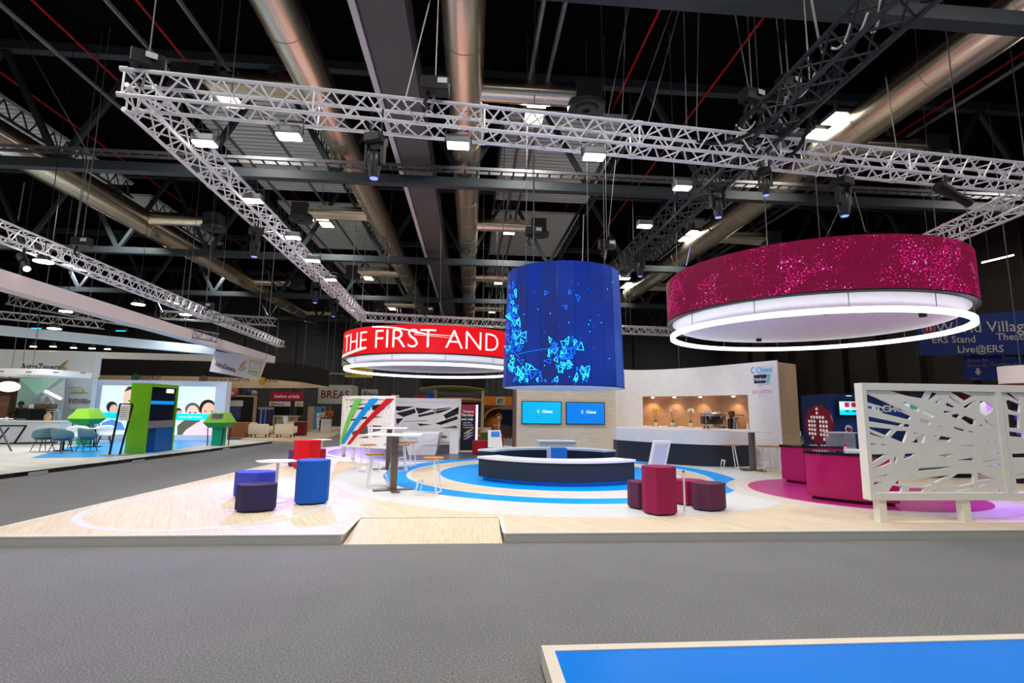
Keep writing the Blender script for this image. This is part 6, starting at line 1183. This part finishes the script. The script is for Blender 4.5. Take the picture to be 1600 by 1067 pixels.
# ================================================================ stand at the right
M_dblue = mat('navy_blue_wall', (10, 44, 100), .5)
P0, P1, P2_ = Y(1256, 690, 18.5), Y(1301, 690, 16), Y(1500, 690, 15.4); hz = 2.4
t = thing('navy_wall', 'navy blue corner wall behind the magenta counters', 'exhibition wall', (P1.x, 16, 0))
def vwall(a, b, z0, z1, th=.15): n = Vector((-(b-a).y, (b-a).x, 0)).normalized()*th; return MB().prism([(a.x, a.y), (b.x, b.y), (b.x+n.x, b.y+n.y), (a.x+n.x, a.y+n.y)], z0, z1)
vwall(P0, P1, 0, hz).build('left_panel', M_dblue, t); vwall(P1, P2_, 0, hz).build('right_panel', M_dblue, t); vwall(P0 + Vector((-.2, .0, 0)), P1, .0, .25, -.04).build('dark_skirting', mat('navy_black', (8, 14, 34), .5), t)
# red disc with dots
du = Vector((P1.x-P0.x, P1.y-P0.y, 0)).normalized(); dn = Vector((du.y, -du.x, 0))
def hitp(px, py, off):
    d = ray(px, py); A_ = P0 + dn*off; s = ((A_ - ORG).dot(dn))/d.dot(dn); return ORG + d*s
ctr = hitp(1278, 663, .06); eL, eR = hitp(1257.5, 663, .06), hitp(1299, 663, .06); rt_, rb_ = hitp(1278, 633.5, .06), hitp(1278, 694, .06); rw = (eR-eL).length/2; rh = (rt_.z-rb_.z)/2
t = thing('red_dot_sign', 'round dark red sign with a house shape made of white dots', 'sign', tuple(ctr)); fr = lambda u, v, o=0: ctr + du*u + Vector((0, 0, v)) + dn*o; n = 48
v = [fr(rw*math.cos(2*PI*i/n), rh*math.sin(2*PI*i/n), .0) for i in range(n)] + [fr(rw*math.cos(2*PI*i/n), rh*math.sin(2*PI*i/n), -.05) for i in range(n)]; MB().add(v, [tuple(range(n)), tuple(reversed(range(n, 2*n)))] + [(i, (i+1) % n, n+(i+1) % n, n+i) for i in range(n)]).build('red_disc', mat('dark_red_disc', (140, 10, 50), .5), t)
rows = [(0, [0]), (1, [0]), (2, [-2, -1, 0, 1, 2]), (3, [-3, -2, -1, 1, 2, 3]), (4, [-3, -2, -1, 1, 2, 3]), (5, [-3, -2, -1, 1, 2, 3]), (6, [-3, -2, -1, 1, 2, 3]), (7, [-2, 2])]; m = MB()
for j, cs in rows:
    for c in cs: q = fr(c*rw*.215, rh*(.8 - .218*j), .0); m.cyl(q, q + dn*.03, .05, n=14)
m.build('white_dots', mat('lit_dots', (250, 240, 240), .4, emit=.3), t)
# TV and logo, case
t = thing('product_screen', 'lit product screen on the navy wall beside the lattice screen', 'screen', tuple(Y(1325, 640, 15.8))); a, b = Y(1311, 627, 15.8), Y(1352, 648.5, 15.8); MB().bx(a.x-.03, b.x, 15.8, 15.86, b.z-.03, a.z+.03).build('bezel', M_blk, t); MB().bx(a.x, b.x, 15.79, 15.8, b.z, a.z).build('display', mat('cyan_white_screen', (170, 220, 245), .3, emit=.8), t); MB().bx(a.x, b.x, 15.785, 15.79, b.z, b.z+.16).build('cyan_band', mat('cyan_band', (0, 190, 240), .3, emit=.8), t)
for px in (1323, 1334, 1345): q = Y(px, 632.5, 15.78); MB().box(q, (.16, .006, .15)).build('red_product', mat('red_product', (190, 20, 40), .3, emit=.5), t); MB().box(q + Vector((0, 0, -.2)), (.13, .006, .05)).build('dark_product', mat('dark_product', (60, 70, 70), .3, emit=.2), t)
p = Y(1326.5, 670, 15.85); t = thing('round_logo', 'small round red and white arch logo on the navy wall', 'sign', tuple(p)); MB().cyl(p, p + Vector((0, .03, 0)), .12, n=24).build('white_ring', M_white, t); MB().cyl(p - Vector((0, .004, 0)), p, .1, n=24).build('red_disc', mat('dark_red_disc', (140, 10, 50), .5), t); MB().tube([p + Vector((.05*math.cos(PI*k/8), -.012, .02 + .05*math.sin(PI*k/8))) for k in range(9)], .012, 6).build('arch', M_white, t)
a, b = Y(1305, 677, 13), Y(1338, 700, 13); t = thing('glass_case', 'clear glass display case behind the black counter top', 'display case', ((a.x+b.x)/2, 13, PT)); M_glass = mat('case_glass', (190, 205, 215), .05, alpha=.28); MB().bx(a.x, b.x, 13, 13.4, PT, b.z).build('base', M_pale, t); MB().bx(a.x, b.x, 13, 13.01, b.z, a.z).bx(a.x, a.x+.01, 13.01, 13.4, b.z, a.z).bx(b.x-.01, b.x, 13.01, 13.4, b.z, a.z).build('glass', M_glass, t); q = Y(1305, 689, 13); MB().bx(a.x+.01, b.x-.01, 13.01, 13.4, q.z-.02, q.z).build('shelf', M_glass, t); MB().bx(a.x-.02, b.x+.04, 12.98, 13.42, a.z, a.z+.03).build('lid', M_alu, t); m = MB(); m.box(Y(1322, 687, 13.2), (.16, .1, .06)).box(Y(1330, 687, 13.2), (.12, .1, .06)); m.build('products', M_blk, t)
for px, w_ in ((1326, 30), (1366, 30), (1412, 30)):
    p = Y(px, 617, 15.5); t = thing('wall_washer', 'small blue white wall lamp on top of the navy wall, %s' % {1326: 'left one', 1366: 'middle one', 1412: 'right one'}[px], 'lamp', tuple(p), 'wall washers'); MB().box(p, (.16, .14, .05)).build('housing', M_blk, t); MB().box(p + Vector((0, .0, -.03)), (.12, .1, .01)).build('lens', mat('blue_white_lens', (190, 225, 255), .3, emit=4), t); MB().bar(p, p + Vector((0, .5, .02)), .03).build('arm', M_blk, t); spot(p - Vector((0, 0, .05)), p + Vector((0, .35, -1)), w_, (.35, .7, 1), 90, .7, .05)
words_t = thing('brand_letters', 'white company letters on the navy wall seen through the lattice', 'letters', tuple(Y(1372, 642, 15.5))); MB().raw(text('ALCHO', .3, .01, .008, 'LEFT'), facing(Y(1361, 643.5, 15.55), (P2_-P1))).build('letters', M_white, words_t)
def vbox(px0, py0, px1, py1, y, d, label, m_, name, cat, part='body'):
    a, b = Y(px0, py0, y), Y(px1, py1, y); t = thing(name, label, cat, ((a.x+b.x)/2, y, b.z)); MB().bx(a.x, b.x, y, y+d, b.z, a.z).build(part, m_, t); return t, a, b
t, a, b = vbox(1412, 630, 1440, 642, 15.5, .05, 'small lit poster with a green field on the navy wall, through the lattice', mat('green_white_screen', (190, 220, 225), .3, emit=.5), 'lit_poster', 'poster', 'display'); MB().bx(a.x+.2, b.x-.15, 15.49, 15.5, b.z+.05, a.z-.05).build('green_field', mat('green_field', (70, 160, 120), .3, emit=.4), t)
t, a, b = vbox(1438, 641, 1466, 654, 13.5, .3, 'white angled screen unit seen through the lattice', mat('pale_screen_unit', (200, 230, 245), .3, emit=.3), 'screen_unit', 'display'); MB().bx(a.x+.1, b.x-.1, 13.6, 13.8, PT, b.z).build('stand', M_white, t)
for i, (px, py, l) in enumerate(((1478, 634, 'left of the white globe'), (1507, 640, 'below the white globe'))):
    yt = 14.5 if i == 0 else 13.4; p = Y(px, py, yt); t = thing('white_tub_chair', 'white tub chair seen through the lattice, ' + l, 'armchair', (p.x, yt, PT), 'white tub chairs'); s = MB().lathe([(.001, .4), (.3, .4), (.36, .5), (.4, .85), (.36, .86), (.3, .5), (.001, .46)], (p.x, yt, PT), 24).build('tub_shell', M_white, t, smooth=True); MB().cyl((p.x, yt, PT+.02), (p.x, yt, PT+.4), .04, n=10).build('column', M_alu, t); MB().disc((p.x, yt), .28, PT, PT+.02, 24).build('foot_plate', M_alu, t)
p = Y(1543, 638, 13); t = thing('white_globe', 'white globe lamp on a stand seen through the lattice', 'lamp', (p.x, 13, PT)); MB().ball(p, .2, 18).build('globe', mat('glow_globe', (245, 245, 250), .4, emit=.4), t, smooth=True); MB().cyl((p.x, 13, PT), (p.x, 13, p.z-.18), .03, n=10).build('pole', M_white, t); MB().disc((p.x, 13), .2, PT, PT+.015, 20).build('foot_plate', M_white, t)
a, b = Y(1432, 705, 12.5), Y(1540, 745, 12.5); t = thing('blue_grey_bench', 'blue grey low bench seen through the lower lattice', 'bench', ((a.x+b.x)/2, 12.5, PT)); MB().bx(a.x, b.x, 12.5, 13.2, PT+.1, .62).build('seat_block', mat('blue_grey_fabric', (92, 110, 134), .8), t, bevel=.02); MB().bx(a.x+.1, b.x-.1, 12.6, 13.1, PT, PT+.1).build('plinth', M_blk, t)
t = thing('purple_lit_tower', 'dark tower, its purple light put in as glow, behind the right lattice end', 'display tower', tuple(Y(1588, 690, 11.5))); a, b = Y(1578, 626, 11.5), Y(1606, 690, 11.5); MB().bx(a.x, b.x, 11.5, 11.9, PT, 2.05).build('dark_body', mat('near_black', (24, 22, 22), .4), t)
for i in range(4): MB().bx(a.x+.06, b.x-.08, 11.49, 11.5, .5 + .38*i, .74 + .38*i).build('purple_lit_patch', led_grad('purple_glow', (60, 10, 120), (130, 40, 230), .6), t)  # purple light on the tower, put in as glowing patches
a, b = Y(1486, 617, 16.5), Y(1535, 628, 16.5); t = thing('brown_red_box', 'brown and dark red header seen through the top of the lattice', 'fascia', ((a.x+b.x)/2, 16.5, b.z)); MB().bx(a.x, b.x, 16.5, 17, b.z, a.z).build('header', mat('brown_red', (110, 30, 20), .6), t); MB().bx(a.x, a.x+.15, 16.6, 16.9, 0, b.z).bx(b.x-.15, b.x, 16.6, 16.9, 0, b.z).build('posts', M_blk, t)
# blue hanging signs
SB = mat('navy_sign', (4, 34, 104), .6); ST = mat('grey_sign_letters', (176, 172, 166), .6); L0, L1 = Vector((16.4, 17.2, 0)), Vector((19.35, 16.15, 0)); su = (L1-L0).normalized(); sn = Vector((su.y, -su.x, 0))
E1 = L0 + su*5.2
t = thing('blue_hanging_sign', 'large blue hanging direction sign at the right edge with grey lettering', 'hanging sign', (17.5, 17, 3.9)); nn = sn*-.12
MB().add([(L0.x, L0.y, 3.9), (E1.x, E1.y, 3.9), (E1.x, E1.y, 5.6), (L0.x, L0.y, 5.22), *[(q.x-sn.x*.12, q.y-sn.y*.12, z) for q, z in ((L0, 3.9), (E1, 3.9), (E1, 5.6), (L0, 5.22))]], [(0, 1, 2, 3), (7, 6, 5, 4), (0, 4, 5, 1), (1, 5, 6, 2), (2, 6, 7, 3), (3, 7, 4, 0)]).build('panel', SB, t)
def shit(px, py, off=.008): d = ray(px, py); A_ = L0 + sn*off; return ORG + d*((A_ - ORG).dot(sn)/d.dot(sn))
for s, px, py, sz in (('World Village', 1463, 520.5, .56), ('ERS Stand', 1456, 536, .36), ('Theatres', 1557, 531.5, .36), ('Live@ERS', 1496, 551, .36)): MB().raw(text(s, sz, .003, .003, 'LEFT', .92), facing(shit(px, py), su)).build('sign_letters', ST, t)
q = shit(1450.5, 513.5); m = MB(); m.cyl(q - sn*.002, q + sn*.004, .2, n=24).build('emblem_disc', mat('dark_red_emblem', (150, 30, 40), .5), t); m = MB()
for k in range(24):
    a = 2*PI*k/24; m.ball(q + su*.21*math.cos(a) + Vector((0, 0, .21*math.sin(a))), .022, 6)
for s in (-1, 1): m.ball(q + su*.06*s + sn*.01 , (.04, .02, .1), 8)
m.build('emblem_pattern', ST, t)
for k in (0.6, 4): p = L0 + su*k; MB().cyl((p.x, p.y, 5.3), (p.x, p.y, 12.5), .015, n=5).build('hanger_wire', M_wire, t)
a, b = shit(1512, 556), shit(1640, 596); t = thing('small_blue_sign', 'smaller blue sign with room names and an arrow under the big blue sign', 'hanging sign', (18.5, 16.5, b.z)); p0, p1 = L0 + su*((a - L0).dot(su)), L0 + su*5.0; q0, q1 = [p - sn*.25 for p in (p0, p1)]
MB().prism([(q0.x, q0.y), (q1.x, q1.y), (q1.x-sn.x*.1, q1.y-sn.y*.1), (q0.x-sn.x*.1, q0.y-sn.y*.1)], 3.0, 3.88).build('panel', SB, t)
for s, px, py in (('Room 8A', 1512, 565.5), ('Room 8C', 1512, 573.5), ('Overflow Area', 1547, 571.5), ('Room 8B', 1566, 561)): MB().raw(text(s, .16, .003, .001, 'LEFT'), facing(shit(px, py, -.24), su)).build('room_letters', mat('dim_sign_letters', (100, 108, 130), .6), t)
MB().raw(plate([(-.11, 0), (-.05, 0), (-.05, .12), (.05, .12), (.05, 0), (.11, 0), (0, -.14)], [], .004), facing(shit(1528, 580.5, -.24), su)).build('arrow', ST, t); MB().raw(text('Exhibition', .07, .003, 0, 'LEFT'), facing(shit(1516, 592.5, -.24), su)).build('small_letters', mat('dim_sign_letters', (100, 108, 130), .6), t)
for k in (2.2, 4.6): p = L0 + su*k - sn*.3; MB().cyl((p.x, p.y, 3.88), (p.x, p.y, 3.98), .03, n=6).build('hanger', M_wire, t)
p = Y(1612, 585, 14.6); t = thing('white_drum_sign', 'pale hanging drum sign with small blue and pink marks at right edge', 'hanging sign', (p.x, 14.6, p.z-.3)); MB().arc((p.x, 14.9), .5, .56, 0, 360, p.z-.28, p.z+.28, 40).build('drum', mat('lit_drum', (240, 225, 220), .5, emit=.35), t); MB().arc((p.x, 14.9), .48, .58, 0, 360, p.z-.33, p.z-.28, 40).build('red_rim', mat('dark_red_rim', (150, 60, 60), .5), t)
for i, (a, c) in enumerate(((236, (60, 90, 200)), (240, (230, 120, 160)), (300, (60, 90, 200)), (297, (220, 60, 80)))): q = (p.x + .57*math.cos(math.radians(a)), 14.9 + .57*math.sin(math.radians(a)), p.z + (.04 if i % 2 else -.06)); MB().ball(q, (.05, .05, .05), 8).build('mark', mat('mark_%d' % c[1], c, .5), t)
MB().cyl((p.x, 14.9, p.z+.2), (p.x, 14.9, 12.5), .015, n=5).build('hanger_wire', M_wire, t); MB().bar((p.x-.5, 14.9, p.z+.2), (p.x+.5, 14.9, p.z+.2), .03).build('cross_bar', M_wire, t)
# ceiling-high right truss strip lamp
p, q = Y(1536, 410, 20), Y(1582, 399, 20); t = thing('strip_lamp', 'long white strip lamp at right of the magenta ring', 'ceiling lamp', tuple(p)); MB().bar(p, q, .14, .06).build('diffuser', M_hall, t); MB().bar(p + Vector((0, 0, .06)), q + Vector((0, 0, .06)), .18, .05).build('housing', M_grey, t)
for k in (.2, .8): r_ = p.lerp(q, k); MB().cyl(r_ + Vector((0, 0, .08)), (r_.x, r_.y, 13.4), .012, n=5).build('hanger', M_wire, t)
